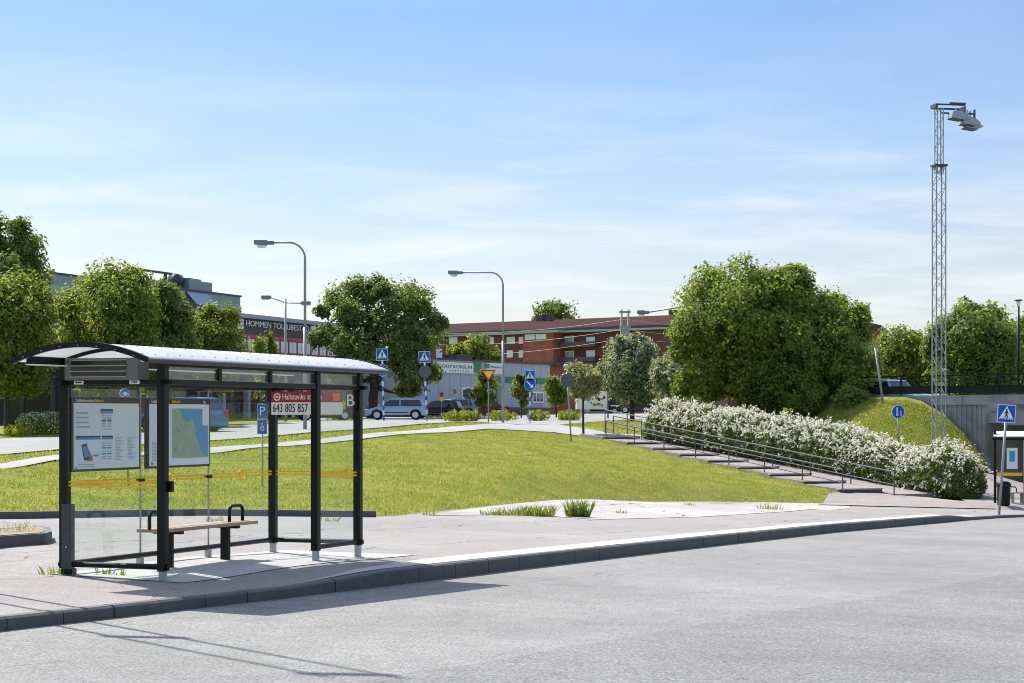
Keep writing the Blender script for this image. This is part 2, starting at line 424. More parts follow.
# kerb of granite stones with open joints
mb = MB(); Kd = resample(KERB, 2); seg = np.array(KERB)
d = np.r_[0, np.cumsum(np.hypot(*np.diff(seg, axis=0).T))]
def kat(s): return np.array([np.interp(s, d, seg[:, 0]), np.interp(s, d, seg[:, 1])])
s = 0.0; rk = random.Random(3)
s280 = d[4]
while s < d[-2] - 0.8:
    L = 0.82 + rk.uniform(-0.03, 0.03) if s < s280 else 1.18
    a, b = kat(s+0.008), kat(s+L-0.008); t = (b-a)/np.linalg.norm(b-a); nrm = np.array([-t[1], t[0]])
    j = rk.uniform(-0.006, 0.006); top = 0.006 + rk.uniform(-0.004, 0.004); w = 0.13
    vs = []
    for (q, off) in ((a, j), (b, j), (b, j+w), (a, j+w)):
        p = q + nrm*off; vs.append((p[0], p[1], float(road_z(p[0], p[1])) - 0.1))
    for (q, off, dz) in ((a, j, -0.02), (b, j, -0.02), (b, j+w, 0), (a, j+w, 0), (a, j+0.025, 0), (b, j+0.025, 0)):
        p = q + nrm*off; vs.append((p[0], p[1], float(pave_z(p[0], p[1])) + top + dz))
    mb.add(vs, [(0, 1, 5, 4), (4, 5, 9, 8), (8, 9, 6, 7), (1, 2, 6, 9, 5), (0, 4, 8, 7, 3), (3, 7, 6, 2)])
    s += L
o = mb.build('kerb', M_granite); struct(o, 'dark granite kerb along the road')

# pale concrete strip along the raised kerb, and the slab below the shelter
M_pale = asphalt('pale_concrete', (0.43, 0.415, 0.395), 0.14, 0.14, 30)
i0 = next(i for i, p in enumerate(KR) if p[1] > KERB[4][1] + 0.3); i1 = next(i for i, p in enumerate(KR) if p[1] > KERB[10][1] + 2)
sub = KR[i0:i1]
tw_ = 0.135+0.49*np.clip(np.arange(len(sub))/9.0, 0.03, 1)[:, None]
ribbon('edge_strip', offset(sub, 0.135), offset(sub, tw_), 200, 6, pave_z, 0.009, M_pale, 'pale concrete strip behind the kerb')

# bank foot kerb on the left, behind the shelter
mb = MB(); FT = resample([(-30, 25.5), (-20, 28.7), (-8.8, 34.1), (-6.1, 38.9), (-2.8, 41.2)], 34)
for a, b in zip(FT[:-1], FT[1:]):
    t = (b-a)/np.linalg.norm(b-a); nrm = np.array([-t[1], t[0]]); a2 = a + t*0.01; vs = []
    for dz in (-0.1, 0.125):
        for q in (a2, b, b+nrm*0.14, a2+nrm*0.14):
            vs.append((q[0], q[1], pzat(q[0], q[1]) + dz))
    mb.add(vs, [(0, 1, 5, 4), (4, 5, 6, 7), (1, 2, 6, 5), (0, 4, 7, 3), (2, 3, 7, 6)])
o = mb.build('bank_kerb', M_granite); struct(o, 'dark kerb at the foot of the grass bank')

# paths and road on top of the bank
M_path = asphalt('path_asphalt', (0.30, 0.295, 0.29), 0.2, 0.12, 25)
path_lo = pxl([(-60,52.5),(0,55),(54,58),(120,61),(220,67),(290,74),(361,82),(425,90),(489,98),(554,101),(606,95.2)])
path_up = pxl([(-60,56),(0,58.5),(54,61.5),(120,64.3),(220,70),(290,77.5),(361,86),(425,94.5),(489,103),(549,107),(600,103),(640,96.6)])
ribbon('footpath', path_lo, path_up, 140, 6, ground_z, 0.05, M_path, 'light grey footpath on top of the bank')
M_road2 = asphalt('upper_road_asphalt', (0.25, 0.25, 0.25), 0.2, 0.12, 20)
rd_lo = pxl([(-120,60),(0,65),(54,67),(120,69.5),(220,77),(290,84.5),(361,93),(425,100),(489,107),(530,110),(552,112.5),(600,126),(640,141),(700,165)])
rd_up = pxl([(-120,74),(0,80),(54,84),(120,87.5),(220,94),(290,108),(361,125),(430,141),(489,150),(583,165),(637,178),(690,190)])
ribbon('upper_road', rd_lo, rd_up, 140, 16, ground_z, 0.05, M_road2, 'asphalt road crossing behind the bank')
ribbon('path_junction', pxl([(489,103.3),(520,104.5),(549,106.5)]), pxl([(489,107.2),(530,110.2),(553,112.6)]), 20, 5, ground_z, 0.055, M_road2, 'asphalt junction of footpath and road')
ribbon('far_forecourt', pxl([(300,111),(430,141.5),(489,150.5),(583,165.5),(640,178.5),(700,192)]), pxl([(300,150),(430,168),(489,176),(583,186),(640,196),(700,205)]), 50, 14, ground_z, 0.05, M_road2, 'asphalt forecourt beyond the upper road')
# apron: cracked pale paving between pavement and bank
M_apron = asphalt('apron_concrete', (0.38, 0.362, 0.345), 0.45, 0.28, 22, reddish=(0.34, 0.30, 0.28), lines=[ln((450, 511), (640, 507), 0.04, 1.0), ln((590, 500), (660, 517), 0.03, 0.9), ln((720, 499), (770, 512), 0.03, 0.9), ln((560, 513), (790, 503), 0.06, 1.0), ln((640, 505), (800, 499), 0.04, 0.9)])
def onpave(px, py):
    q = (px-CX)/F; Y = (1.70-0.19)/((py-HY)/F - 0.035*q - 0.015); return (q*Y, Y)
ribbon('paved_apron', [onpave(*p) for p in ((430,515),(520,514),(600,519),(700,516.5),(790,511),(850,505))],
       [onpave(*p) for p in ((430,514),(500,504.5),(560,499.5),(640,498.5),(700,498.5),(760,499),(848,501))], 120, 30, pave_z, 0.009, M_apron, 'pale cracked paving below the bank')

# ------------------------------------------------------------------ bus shelter
UA = math.atan2(0.9288, 0.3706)                # the shelter's long side, seen obliquely
def shelter_frame(name, label, loc, rz, group=None): return thing(name, label, 'bus shelter', loc, rz, group)
C0 = Vector((-3.84, 22.0, 0.0)); SL, SW = 4.854, 1.273
def sh_w(x, y): return (C0.x + 0.3706*x - 0.9288*y, C0.y + 0.9288*x + 0.3706*y)
def sh_g(x, y): return pzat(*sh_w(x, y))

# slab
P4 = [sh_w(-0.10, -0.30), sh_w(SL+1.2, -0.30), sh_w(SL+0.6, SW+0.15), sh_w(-0.10, SW+0.15)]
ribbon('shelter_slab', [P4[0], P4[1]], [P4[3], P4[2]], 60, 24, pave_z, 0.008,
       asphalt('slab_concrete', (0.40, 0.395, 0.385), 0.14, 0.18, 30, lines=[ln((205, 584), (330, 566), 0.015, 0.7)]), 'pale concrete slab under the bus shelter')

sh = shelter_frame('bus_shelter', 'black framed glass bus shelter with curved pale roof on the near pavement', C0, UA)
posts = [(0, 0), (0, SW), (SL, 0), (SL, SW), (SL*0.75, 0)]
for (x, y) in posts:
    mb = MB(); mb.box(x-0.048, x+0.048, y-0.048, y+0.048, 0.09, 2.41, bev=0.006)
    p = mb.build('post', M_black, sh)
    g = sh_g(x, y); f = MB(); f.box(x-0.034, x+0.034, y-0.034, y+0.034, g-0.02, 0.10); f.box(x-0.07, x+0.07, y-0.05, y+0.05, g-0.02, g+0.012)
    f.cyl((x-0.036, y-0.034, 0.03), (x-0.036, y-0.042, 0.03), 0.012, n=8)
    f.build('post_foot', M_steel, p)
for x in (1.56, 3.15):
    mb = MB(); mb.box(x-0.005, x+0.005, SW-0.010, SW+0.010, 0.1, 2.14)
    m = mb.build('mullion', M_galv, sh)
    g = sh_g(x, SW); f = MB(); f.box(x-0.045, x+0.045, SW-0.02, SW+0.03, g-0.02, 0.13); f.build('mullion_foot', M_steel, m)
    f = MB(); f.box(x-0.05, x+0.05, SW-0.03, SW+0.03, 1.015, 1.05); f.build('glass_clamp', M_black, m)
rails = [((0, SW), (SL, SW), 'x'), ((0, 0), (0, SW), 'y'), ((SL, 0), (SL, SW), 'y'), ((SL*0.75, 0), (SL, 0), 'x')]
for (a, b, ax) in rails:
    mb = MB(); e = 0.075
    if ax == 'x': mb.cyl((a[0]-e, a[1], 0.135), (b[0]+e, b[1], 0.135), 0.032, n=12)
    else: mb.cyl((a[0], a[1]-e, 0.135), (b[0], b[1]+e, 0.135), 0.032, n=12)
    mb.build('lower_rail', M_black, sh)
# upper frame
mb = MB()
mb.box(-0.12, SL+0.12, -0.036, 0.036, 2.145, 2.20); mb.box(-0.05, SL+0.05, -0.03, 0.03, 2.345, 2.385)
mb.build('front_beam', M_black, sh)
mb = MB(); mb.box(-0.12, SL+0.12, SW-0.036, SW+0.036, 2.14, 2.195); mb.box(-0.66, SL+0.64, SW-0.03, SW+0.05, 2.36, 2.45)
mb.build('back_beam', M_black, sh)
for x in (0, SL):
    mb = MB(); mb.box(x-0.03, x+0.03, -0.13, SW+0.13, 2.148, 2.197); mb.build('side_beam', M_black, sh)
for k in (1, 2, 3):
    if k == 3: continue
    x = SL*k/4; mb = MB(); mb.box(x-0.03, x+0.03, -0.025, 0.025, 2.20, 2.345); mb.build('top_divider', M_black, sh)
for k in range(4):
    mb = MB(); mb.box(SL*k/4+0.06, SL*(k+1)/4-0.06, -0.008, 0.008, 2.205, 2.34)
    pn = mb.build('top_pane', M_topglass, sh)
    fr = MB()
    for z in (2.203, 2.336): fr.box(SL*k/4+0.05, SL*(k+1)/4-0.05, -0.014, 0.014, z, z+0.008)
    fr.build('pane_gasket', M_steel, pn)
# glass
def pane(x0, x1, y0, y1, z0=0.17, z1=2.14, name='glass_panel'):
    mb = MB(); mb.box(x0, x1, y0, y1, z0, z1); return mb.build(name, M_glass, sh)
def film(parent, ax, c, a, b, circ, zc=1.036):
    """yellow safety lines with a ringed mark"""
    mb = MB(); gaps = sorted(circ)
    edges = [a] + sum([[g-0.1, g+0.1] for g in gaps], []) + [b]
    for i in range(0, len(edges), 2):
        for dz in (-0.028, 0.012):
            if ax == 'x': mb.box(edges[i], edges[i+1], c-0.002, c+0.002, zc+dz-0.001, zc+dz+0.020)
            else: mb.box(c-0.002, c+0.002, edges[i], edges[i+1], zc+dz-0.001, zc+dz+0.020)
    for g in gaps:
        n = 24
        for (r0, r1) in ((0.088, 0.062), ):
            for k in range(n):
                t0, t1 = 2*math.pi*k/n, 2*math.pi*(k+1)/n
                q = [(g+math.cos(t)*r*1.25, zc-0.002+math.sin(t)*r*0.82) for t, r in ((t0, r0), (t1, r0), (t1, r1), (t0, r1))]
                if ax == 'x': mb.prism(q, 'y', c-0.002, c+0.002)
                else: mb.prism(q, 'x', c-0.002, c+0.002)
        for (u0, u1, w0, w1) in ((-0.05, -0.015, -0.035, 0.03), (0.0, 0.05, 0.005, 0.03), (0.0, 0.05, -0.035, -0.012)):
            if ax == 'x': mb.box(g+u0, g+u1, c-0.002, c+0.002, zc+w0, zc+w1)
            else: mb.box(c-0.002, c+0.002, g+u0, g+u1, zc+w0, zc+w1)
    mb.build('safety_film', M_yellow, parent)
for (x0, x1, cs) in ((0.05, 1.545, (0.72,)), (1.575, 3.135, (2.27,)), (3.165, SL-0.05, (4.0,))):
    film(pane(x0, x1, SW-0.006, SW+0.006), 'x', SW-0.010, x0, x1, cs)
film(pane(-0.005, 0.005, 0.05, SW-0.05), 'y', -0.010, 0.05, SW-0.05, ())
film(pane(SL-0.005, SL+0.005, 0.05, SW-0.05), 'y', SL-0.010, 0.05, SW-0.05, (0.14,))
film(pane(SL*0.75+0.05, SL-0.05, -0.005, 0.005), 'x', -0.010, SL*0.75+0.05, SL-0.05, ())
# curved roof
YB, YF = SW+0.14, -0.30; X0, X1 = -0.80, SL+0.40
def arc(y, base=2.41, sag=0.175):
    t = (y-(YB+YF)/2)/((YB-YF)/2); return base + sag*(1 - t*t)
NY = 22; ysv = [YF+(YB-YF)*i/NY for i in range(NY+1)]
mb = MB(); mb.smooth = True
prof = [(y, arc(y)) for y in ysv] + [(y, arc(y)-0.022) for y in ysv[::-1]]
NXr = 26
vs = []; fs = []; n = len(prof)
for i in range(NXr+1):
    x = X0+0.03+(X1-X0-0.06)*i/NXr; vs += [(x, y, z) for y, z in prof]
for i in range(NXr):
    for k in range(n): fs.append((i*n+k, i*n+(k+1) % n, (i+1)*n+(k+1) % n, (i+1)*n+k))
mb.add(vs, fs); mb.m = 1; mb.smooth = False   # screw heads in rows over the roof
for i in range(24):
    x = X0+0.12+(X1-X0-0.24)*i/23
    for y in (YF+0.13, YF+0.52, YF+0.95): mb.cyl((x, y, arc(y)-0.002), (x, y, arc(y)+0.006), 0.008, n=6)
mb.build('roof', [M_roof, M_darkgrey], sh)
def rib(x, w, h, name):
    mb = MB()
    for i in range(NY):
        y0, y1 = ysv[i], ysv[i+1]
        q = [(y0, arc(y0)+0.012-0.03*(name != 'end_arch')), (y1, arc(y1)+0.012-0.03*(name != 'end_arch')), (y1, max(arc(y1)-h, 2.34)), (y0, max(arc(y0)-h, 2.34))]
        mb.prism(q, 'x', x-w/2, x+w/2)
    if name == 'end_arch':
        mb.m = 1
        for i in range(2, NY-1, 3):
            y = ysv[i]; mb.cyl((x-w/2, y, arc(y)-0.03), (x-w/2-0.004, y, arc(y)-0.03), 0.008, n=6)
    mb.build(name, [M_black, M_steel], sh)
rib(X0+0.012, 0.045, 0.05, 'end_arch'); rib(X1-0.012, 0.045, 0.05, 'end_arch')
for x in (0, SL*0.25, SL*0.5, SL*0.75, SL): rib(x, 0.035, 0.06, 'roof_rib')
mb = MB(); mb.cyl((X0, YF, 2.385), (X1, YF, 2.385), 0.026, n=12); mb.build('front_gutter', M_darkgrey, sh)
mb = MB(); mb.box(X0+0.03, X1-0.03, YF+0.02, YF+0.10, 2.372, 2.388); mb.build('gutter_lining', M_white, sh)
mb = MB(); mb.box(X0+0.03, X1-0.03, SW-0.12, SW-0.02, 2.350, 2.362); mb.build('soffit_strip', M_white, sh)
# departure display hanging in the near gable
mb = MB(); mb.box(-0.12, 0.10, 0.24, 1.20, 2.195, 2.44, bev=0.01); dsp = mb.build('departure_display', M_boxgrey, sh)
mb = MB()
for k in range(3): mb.box(-0.128, -0.118, 0.40, 1.11, 2.240+k*0.062, 2.290+k*0.062)
mb.build('display_screen', M_slot, dsp)
mb = MB()
for k in range(4): mb.box(-0.134, -0.116, 0.39, 1.12, 2.225+k*0.062, 2.2365+k*0.062)
mb.build('screen_trim', M_galv, dsp)
mb = MB(); mb.box(-0.05, -0.031, 1.0, 1.12, 2.15, 2.19); mb.box(-0.05, -0.031, 0.27, 0.40, 2.15, 2.19)
pl = mb.build('number_plate', M_signwhite, sh)
mb = MB(); mb.box(-0.054, -0.05, 1.02, 1.10, 2.165, 2.178); mb.box(-0.054, -0.05, 0.30, 0.37, 2.165, 2.178); mb.build('plate_lettering', M_text, pl)
# poster cases on the back wall; seen from the camera side (towards -y)
def poster_case(x0, x1, z0, z1, kind):
    yb = SW-0.012
    mb = MB(); mb.box(x0, x1, yb-0.05, yb, z0, z1, bev=0.006); c = mb.build('poster_case', M_posterhead, sh)
    y1 = yb-0.05
    mb = MB(); mb.box(x0+0.035, x1-0.035, y1-0.004, y1+0.001, z0+0.03, z1-0.075); mb.build('poster', M_poster, c)
    w = x1-x0; h = z1-z0
    def blk(mat, name, items, dy=0.007):
        m = MB()
        for (u0, u1, v0, v1) in items: m.box(x0+w*u0, x0+w*u1, y1-dy, y1-0.002, z1-h*v1, z1-h*v0)
        m.build(name, mat, c)
    T = lambda txt, u, v, sz, mat, sx=1.5: lettering(txt, sz, mat, c, Matrix.Translation((x0+w*u, y1-0.003, z1-h*v)), 'lettering', 0.002, 'LEFT', sx)
    rr = random.Random(5)
    if kind == 0:
        T('Trafikinformation', 0.05, 0.055, 0.05, M_signwhite, 1.0); T('Hallstavik', 0.31, 0.055, 0.05, M_yellow, 1.0)
        blk(M_printblue, 'blue_header', [(0.40, 0.58, 0.185, 0.225), (0.05, 0.40, 0.545, 0.575), (0.42, 0.58, 0.545, 0.575)])
        blk(M_posterhead, 'black_header', [(0.40, 0.58, 0.165, 0.187), (0.05, 0.40, 0.525, 0.547), (0.42, 0.58, 0.525, 0.547)], 0.0075)
        rows = []
        for v in (0.25, 0.28, 0.36, 0.39, 0.43, 0.62, 0.65, 0.73, 0.80, 0.83):
            rows += [(0.42, 0.48, v, v+0.012), (0.50, 0.56, v, v+0.012)]
        for v in (0.21, 0.27, 0.335, 0.395): rows += [(0.055, 0.055+rr.uniform(0.1, 0.2), v, v+0.02)]
        for v in (0.90, 0.93): rows += [(0.09, 0.32, v, v+0.01)]
        for i in range(16):
            v = 0.55+0.02*i
            rows += [(0.62, 0.62+rr.uniform(0.05, 0.12), v, v+0.006), (0.80, 0.80+rr.uniform(0.05, 0.13), v, v+0.006)]
        blk(M_printgrey, 'timetable_lines', rows)
        bl = []
        for v in (0.305, 0.32, 0.68, 0.76): bl += [(0.42, 0.48, v, v+0.02), (0.50, 0.56, v, v+0.02)]
        blk(M_printblue, 'blue_entries', bl + [(0.29, 0.37, 0.775, 0.80), (0.045, 0.07, 0.93, 0.97)])
        m = MB(); X = lambda u: x0+w*u; Z = lambda v: z1-h*v
        m.prism([(X(.13), Z(.645)), (X(.20), Z(.625)), (X(.255), Z(.83)), (X(.17), Z(.85))], 'y', y1-0.008, y1-0.003); m.build('phone_picture', M_posterhead, c)
        m = MB(); m.prism([(X(.138), Z(.67)), (X(.195), Z(.655)), (X(.235), Z(.80)), (X(.172), Z(.82))], 'y', y1-0.010, y1-0.005); m.build('phone_screen', M_printblue, c)
        m = MB(); m.prism([(X(.20), Z(.70)), (X(.225), Z(.70)), (X(.285), Z(.82)), (X(.28), Z(.86)), (X(.19), Z(.86)), (X(.24), Z(.82))], 'y', y1-0.009, y1-0.004); m.build('hand_picture', M_skin, c)
    else:
        T('Trafikinformation', 0.05, 0.055, 0.05, M_signwhite, 1.0); T('Hallstavik', 0.37, 0.055, 0.05, M_yellow, 1.0); T('UL', 0.88, 0.055, 0.05, M_signwhite, 1.0)
        X = lambda u: x0+w*u; Z = lambda v: z1-h*v
        m = MB(); m.box(X(.37), X(.95), y1-0.006, y1-0.002, Z(.865), Z(.15)); m.build('map_land', M_mapgreen, c)
        m = MB(); m.prism([(X(.50), Z(.16)), (X(.86), Z(.16)), (X(.86), Z(.40)), (X(.955), Z(.40)), (X(.955), Z(.86)), (X(.90), Z(.84)), (X(.85), Z(.76)), (X(.80), Z(.66)), (X(.76), Z(.52)), (X(.735), Z(.36)), (X(.70), Z(.26)), (X(.66), Z(.33)), (X(.60), Z(.34)), (X(.53), Z(.25))], 'y', y1-0.009, y1-0.003)
        m.build('map_sea', M_mapblue, c)
        m = MB(); m.box(X(.86), X(.955), y1-0.0095, y1-0.003, Z(.395), Z(.15)); m.build('map_corner', M_poster, c)
        blk(M_printgrey, 'map_text', [(0.06, 0.06+rr.uniform(0.07, 0.12), 0.62+0.02*i, 0.627+0.02*i) for i in range(14)] + [(0.56, 0.59, 0.47, 0.52), (0.60, 0.61, 0.55, 0.62)])
        blk(M_printblue, 'corner_mark', [(0.05, 0.08, 0.91, 0.95)])
poster_case(0.04, 1.46, 1.165, 2.02, 0)
poster_case(1.62, 3.09, 1.165, 2.02, 1)
# stop sign with numbers, hung inside the far gable, and the stop letter
xs_ = SL-0.05
Mg = Matrix.Translation((xs_-0.02, 0, 0)) @ Matrix.Rotation(R(-90), 4, 'Z')   # local -y of letters faces -x
def gy(px):   # picture column -> y on the far gable
    q = (px-CX)/F; x = xs_; a = C0.x+0.3706*x; b = C0.y+0.9288*x
    return (a - q*b)/(0.9288 + 0.3706*q)
ya, yb_ = gy(272), gy(343)
zt, zm, zb = 2.13, 1.985, 1.82
mb = MB(); mb.box(xs_-0.02, xs_, yb_, ya, zm, zt); sg = mb.build('stop_name_sign', M_stopred, sh)
mb = MB(); mb.box(xs_-0.0185, xs_-0.001, yb_, ya, zb, zm); mb.build('line_number_board', M_signwhite, sg)
def glet(t, y, z, sz, mat, sx): lettering(t, sz, mat, sg, Matrix.Translation((xs_-0.021, y, z)) @ Matrix.Rotation(R(-90), 4, 'Z'), 'lettering', 0.003, 'LEFT', sx)
glet('Hallstaviks station', ya-0.165, (zt+zm)/2, 0.115, M_signwhite, 0.72)
glet('643 805 857', ya-0.02, (zb+zm)/2, 0.16, M_text, 0.66)
mb = MB()
yc = ya-0.09
for k in range(16):
    t0, t1 = 2*math.pi*k/16, 2*math.pi*(k+1)/16
    mb.prism([(yc+math.cos(t)*r, (zt+zm)/2+math.sin(t)*r) for t, r in ((t0, .052), (t1, .052), (t1, .036), (t0, .036))], 'x', xs_-0.025, xs_-0.015)
mb.box(xs_-0.025, xs_-0.015, yc-0.02, yc+0.02, (zt+zm)/2-0.012, (zt+zm)/2+0.012)
mb.build('ring_emblem', M_signwhite, sg)
mb = MB(); y0 = gy(341); y1 = gy(334); mb.box(xs_-0.025, xs_-0.015, y0, y1, zm+0.02, zt-0.02); mb.build('orange_emblem', M_orange, sg)
mb = MB(); mb.box(xs_-0.018, xs_, gy(357.3), gy(346.5), 1.87, 2.13); bp = mb.build('stop_letter_plate', M_black, sh)
lettering('B', 0.23, M_signwhite, bp, Matrix.Translation((xs_-0.03, gy(351.5), 2.0)) @ Matrix.Rotation(R(-90), 4, 'Z'), 'stop_letter', 0.012, 'CENTER', 0.95)
# key box on the near front post
mb = MB(); mb.box(0.03, 0.09, -0.09, -0.045, 0.96, 1.08, bev=0.008); mb.build('lock_box', M_black, sh)

# bench
bx0, bx1, byc = 1.12, 3.36, 0.86
wx, wy = sh_w(0, 0)
be = thing('bench', 'wooden bench with black arm loops inside the near bus shelter', 'bench', C0, UA)
mb = MB()
for k in range(4): mb.box(bx0, bx1, byc-0.19+0.098*k, byc-0.105+0.098*k, 0.435, 0.475, bev=0.006)
mb.build('seat', M_wood, be)
for x in (1.52, 2.86):
    g = sh_g(x, byc); mb = MB(); mb.box(x-0.03, x+0.03, byc-0.055, byc+0.055, g-0.02, 0.41); mb.box(x-0.04, x+0.04, byc-0.19, byc+0.19, 0.40, 0.434)
    mb.build('leg', M_black, be)
for (a, b) in ((1.10, 1.42), (2.96, 3.29)):
    mb = MB(); pts = [(a, byc, 0.47), (a, byc, 0.60)]
    for k in range(1, 7): t = math.pi/2*k/6; pts.append((a+0.07-0.07*math.cos(t), byc, 0.60+0.07*math.sin(t)))
    for k in range(0, 7): t = math.pi/2*k/6; pts.append((b-0.07+0.07*math.sin(t), byc, 0.60+0.07*math.cos(t)))
    pts.append((b, byc, 0.47)); mb.smooth = True; mb.tube(pts, 0.022, 10); mb.build('arm_loop', M_black, be)

# cabinet beside the corner post
cx_, cy_ = gx(69.3, 22.45), 22.45; g = pzat(cx_, cy_)
cb = thing('electrical_cabinet', 'slim dark grey metal cabinet beside the near shelter corner post', 'cabinet', (cx_, cy_, g), R(-6))
mb = MB(); mb.box(-0.075, 0.055, -0.06, 0.09, 0.0, 0.07); mb.build('plinth', M_black, cb)
mb = MB(); mb.box(-0.07, 0.042, -0.07, 0.07, 0.07, 0.80, bev=0.008); bo = mb.build('body', M_darkgrey, cb)
mb = MB(); mb.box(-0.064, 0.036, -0.076, -0.069, 0.09, 0.50); mb.box(-0.064, 0.036, -0.076, -0.069, 0.52, 0.78); dr = mb.build('door', M_darkgrey, cb)
mb = MB(); mb.cyl((-0.01, -0.076, 0.32), (-0.01, -0.083, 0.32), 0.012, n=12); mb.build('lock', M_steel, dr)

# ------------------------------------------------------------------ traffic signs (face towards local -y)
def disc(mb, r, z, y0, y1, n=28, cx=0):
    mb.prism([(cx+r*math.cos(2*math.pi*k/n), z+r*math.sin(2*math.pi*k/n)) for k in range(n)], 'y', y0, y1)
def man(mb, cx, z, h, y0, y1, walk=1.0):
    """small walking figure of height h standing at z"""
    u = h
    n = 12; mb.prism([(cx+.1*u*math.cos(2*math.pi*k/n), z+.89*u+.1*u*math.sin(2*math.pi*k/n)) for k in range(n)], 'y', y0, y1)
    def limb(a, b, wa, wb):
        a, b = Vector(a), Vector(b); d = (b-a).normalized(); p = Vector((-d.y, d.x))
        mb.prism([tuple(Vector((cx, z)) + (q)*u) for q in (a-p*wa, b-p*wb, b+p*wb, a+p*wa)], 'y', y0, y1)
    limb((0, .78), (.0, .42), .10, .09); limb((0, .45), (-.17*walk, 0), .065, .045); limb((0, .45), (.18*walk, 0), .065, .045)
    limb((0, .75), (-.2*walk, .48), .045, .035); limb((0, .75), (.2*walk, .5), .045, .035)
def plate(kind, z, w, parent):
    yf = -0.055; h = w/2
    if kind == 'cross':
        m = MB(); m.box(-h, h, yf-0.004, yf+0.006, z-h, z+h, bev=0.0); p = m.build('crossing_plate', M_signwhite, parent)
        m = MB(); m.box(-h*.93, h*.93, yf-0.007, yf-0.003, z-h*.93, z+h*.93); m.build('blue_field', M_signblue, p)
        m = MB(); m.prism([(-h*.82, z-h*.62), (h*.82, z-h*.62), (0, z+h*.86)], 'y', yf-0.010, yf-0.006); m.build('white_triangle', M_signwhite, p)
        m = MB(); man(m, 0, z-h*.52, h*1.08, yf-0.013, yf-0.009)
        for k in (-.6, -.33, .05, .36, .62): m.box(h*(k-.07), h*(k+.07), yf-0.013, yf-0.009, z-h*.60, z-h*.50)
        m.build('walking_figure', M_text, p)
    elif kind in ('arrow', 'path', 'bluering'):
        m = MB(); disc(m, h, z, yf-0.004, yf+0.006); p = m.build('blue_disc_plate', M_signwhite, parent)
        m = MB(); disc(m, h*.95, z, yf-0.007, yf-0.003); m.build('blue_field', M_signblue, p)
        m = MB()
        if kind == 'arrow':
            m.prism([(h*.55, z-h*.55), (h*.55, z+h*.1), (h*.3, z-h*.12), (-h*.45, z+h*.6), (-h*.6, z+h*.45), (h*.13, z-h*.3), (-h*.1, z-h*.55)], 'y', yf-0.010, yf-0.006)
        elif kind == 'path':
            man(m, -h*.15, z-h*.62, h*1.3, yf-0.010, yf-0.006, 0.5); man(m, h*.42, z-h*.62, h*.75, yf-0.010, yf-0.006, 0.5)
        else:
            for k in (-.4, .4):
                n = 14
                for i in range(n):
                    t0, t1 = 2*math.pi*i/n, 2*math.pi*(i+1)/n
                    m.prism([(h*k+math.cos(t)*r*h, z-h*.2+math.sin(t)*r*h) for t, r in ((t0, .3), (t1, .3), (t1, .22), (t0, .22))], 'y', yf-0.010, yf-0.006)
            m.prism([(-h*.3, z+h*.3), (h*.3, z+h*.3), (h*.4, z-h*.2), (-h*.05, z-h*.2)], 'y', yf-0.010, yf-0.006)
        m.build('white_symbol', M_signwhite, p)
    elif kind == 'back':
        m = MB(); disc(m, h, z, yf-0.004, yf+0.006); p = m.build('sign_back', M_signback, parent)
        m = MB(); m.box(-h*.7, h*.7, yf-0.02, yf-0.002, z+h*.3, z+h*.36); m.box(-h*.7, h*.7, yf-0.02, yf-0.002, z-h*.36, z-h*.3); m.build('mounting_rail', M_signback, p)
    elif kind == 'yield':
        a = h*1.0; hh = a*1.732
        m = MB(); m.prism([(-a, z+hh*.42), (a, z+hh*.42), (0, z-hh*.58)], 'y', yf-0.004, yf+0.006); p = m.build('yield_plate', M_signred, parent)
        m = MB(); k = .72; m.prism([(-a*k, z+hh*.30), (a*k, z+hh*.30), (0, z-hh*.58+hh*.28)], 'y', yf-0.008, yf-0.003); m.build('yellow_field', M_signyellow, p)
    elif kind == 'P':
        m = MB(); m.box(-h, h, yf-0.004, yf+0.006, z-h*1.48, z+h*1.48); p = m.build('parking_plate', M_signwhite, parent)
        m = MB(); m.box(-h*.94, h*.94, yf-0.007, yf-0.003, z-h*1.42, z+h*1.42); m.build('blue_field', M_signblue, p)
        lettering('P', w*1.25, M_signwhite, p, Matrix.Translation((0, yf-0.008, z)), 'lettering', 0.002)
    elif kind == 'chair':
        m = MB(); m.box(-h, h, yf-0.004, yf+0.006, z-h*1.48, z+h*1.48); p = m.build('wheelchair_plate', M_signwhite, parent)
        m = MB(); m.box(-h*.94, h*.94, yf-0.007, yf-0.003, z-h*1.42, z+h*1.42); m.build('blue_field', M_signblue, p)
        m = MB(); n = 20
        for i in range(n):
            t0, t1 = 2*math.pi*i/n, 2*math.pi*(i+1)/n
            if math.cos(t0) < -.85: pass
            m.prism([(math.cos(t)*r*h, z-h*.35+math.sin(t)*r*h) for t, r in ((t0, .42), (t1, .42), (t1, .29), (t0, .29))], 'y', yf-0.010, yf-0.006)
        m.box(-h*.12, h*.04, yf-0.010, yf-0.006, z-h*.2, z+h*.5); m.box(-h*.1, h*.35, yf-0.010, yf-0.006, z-h*.06, z+h*.08)
        m.prism([(-h*.04+.13*h*math.cos(2*math.pi*k/10), z+h*.68+.13*h*math.sin(2*math.pi*k/10)) for k in range(10)], 'y', yf-0.010, yf-0.006)
        m.build('wheelchair_symbol', M_signwhite, p)
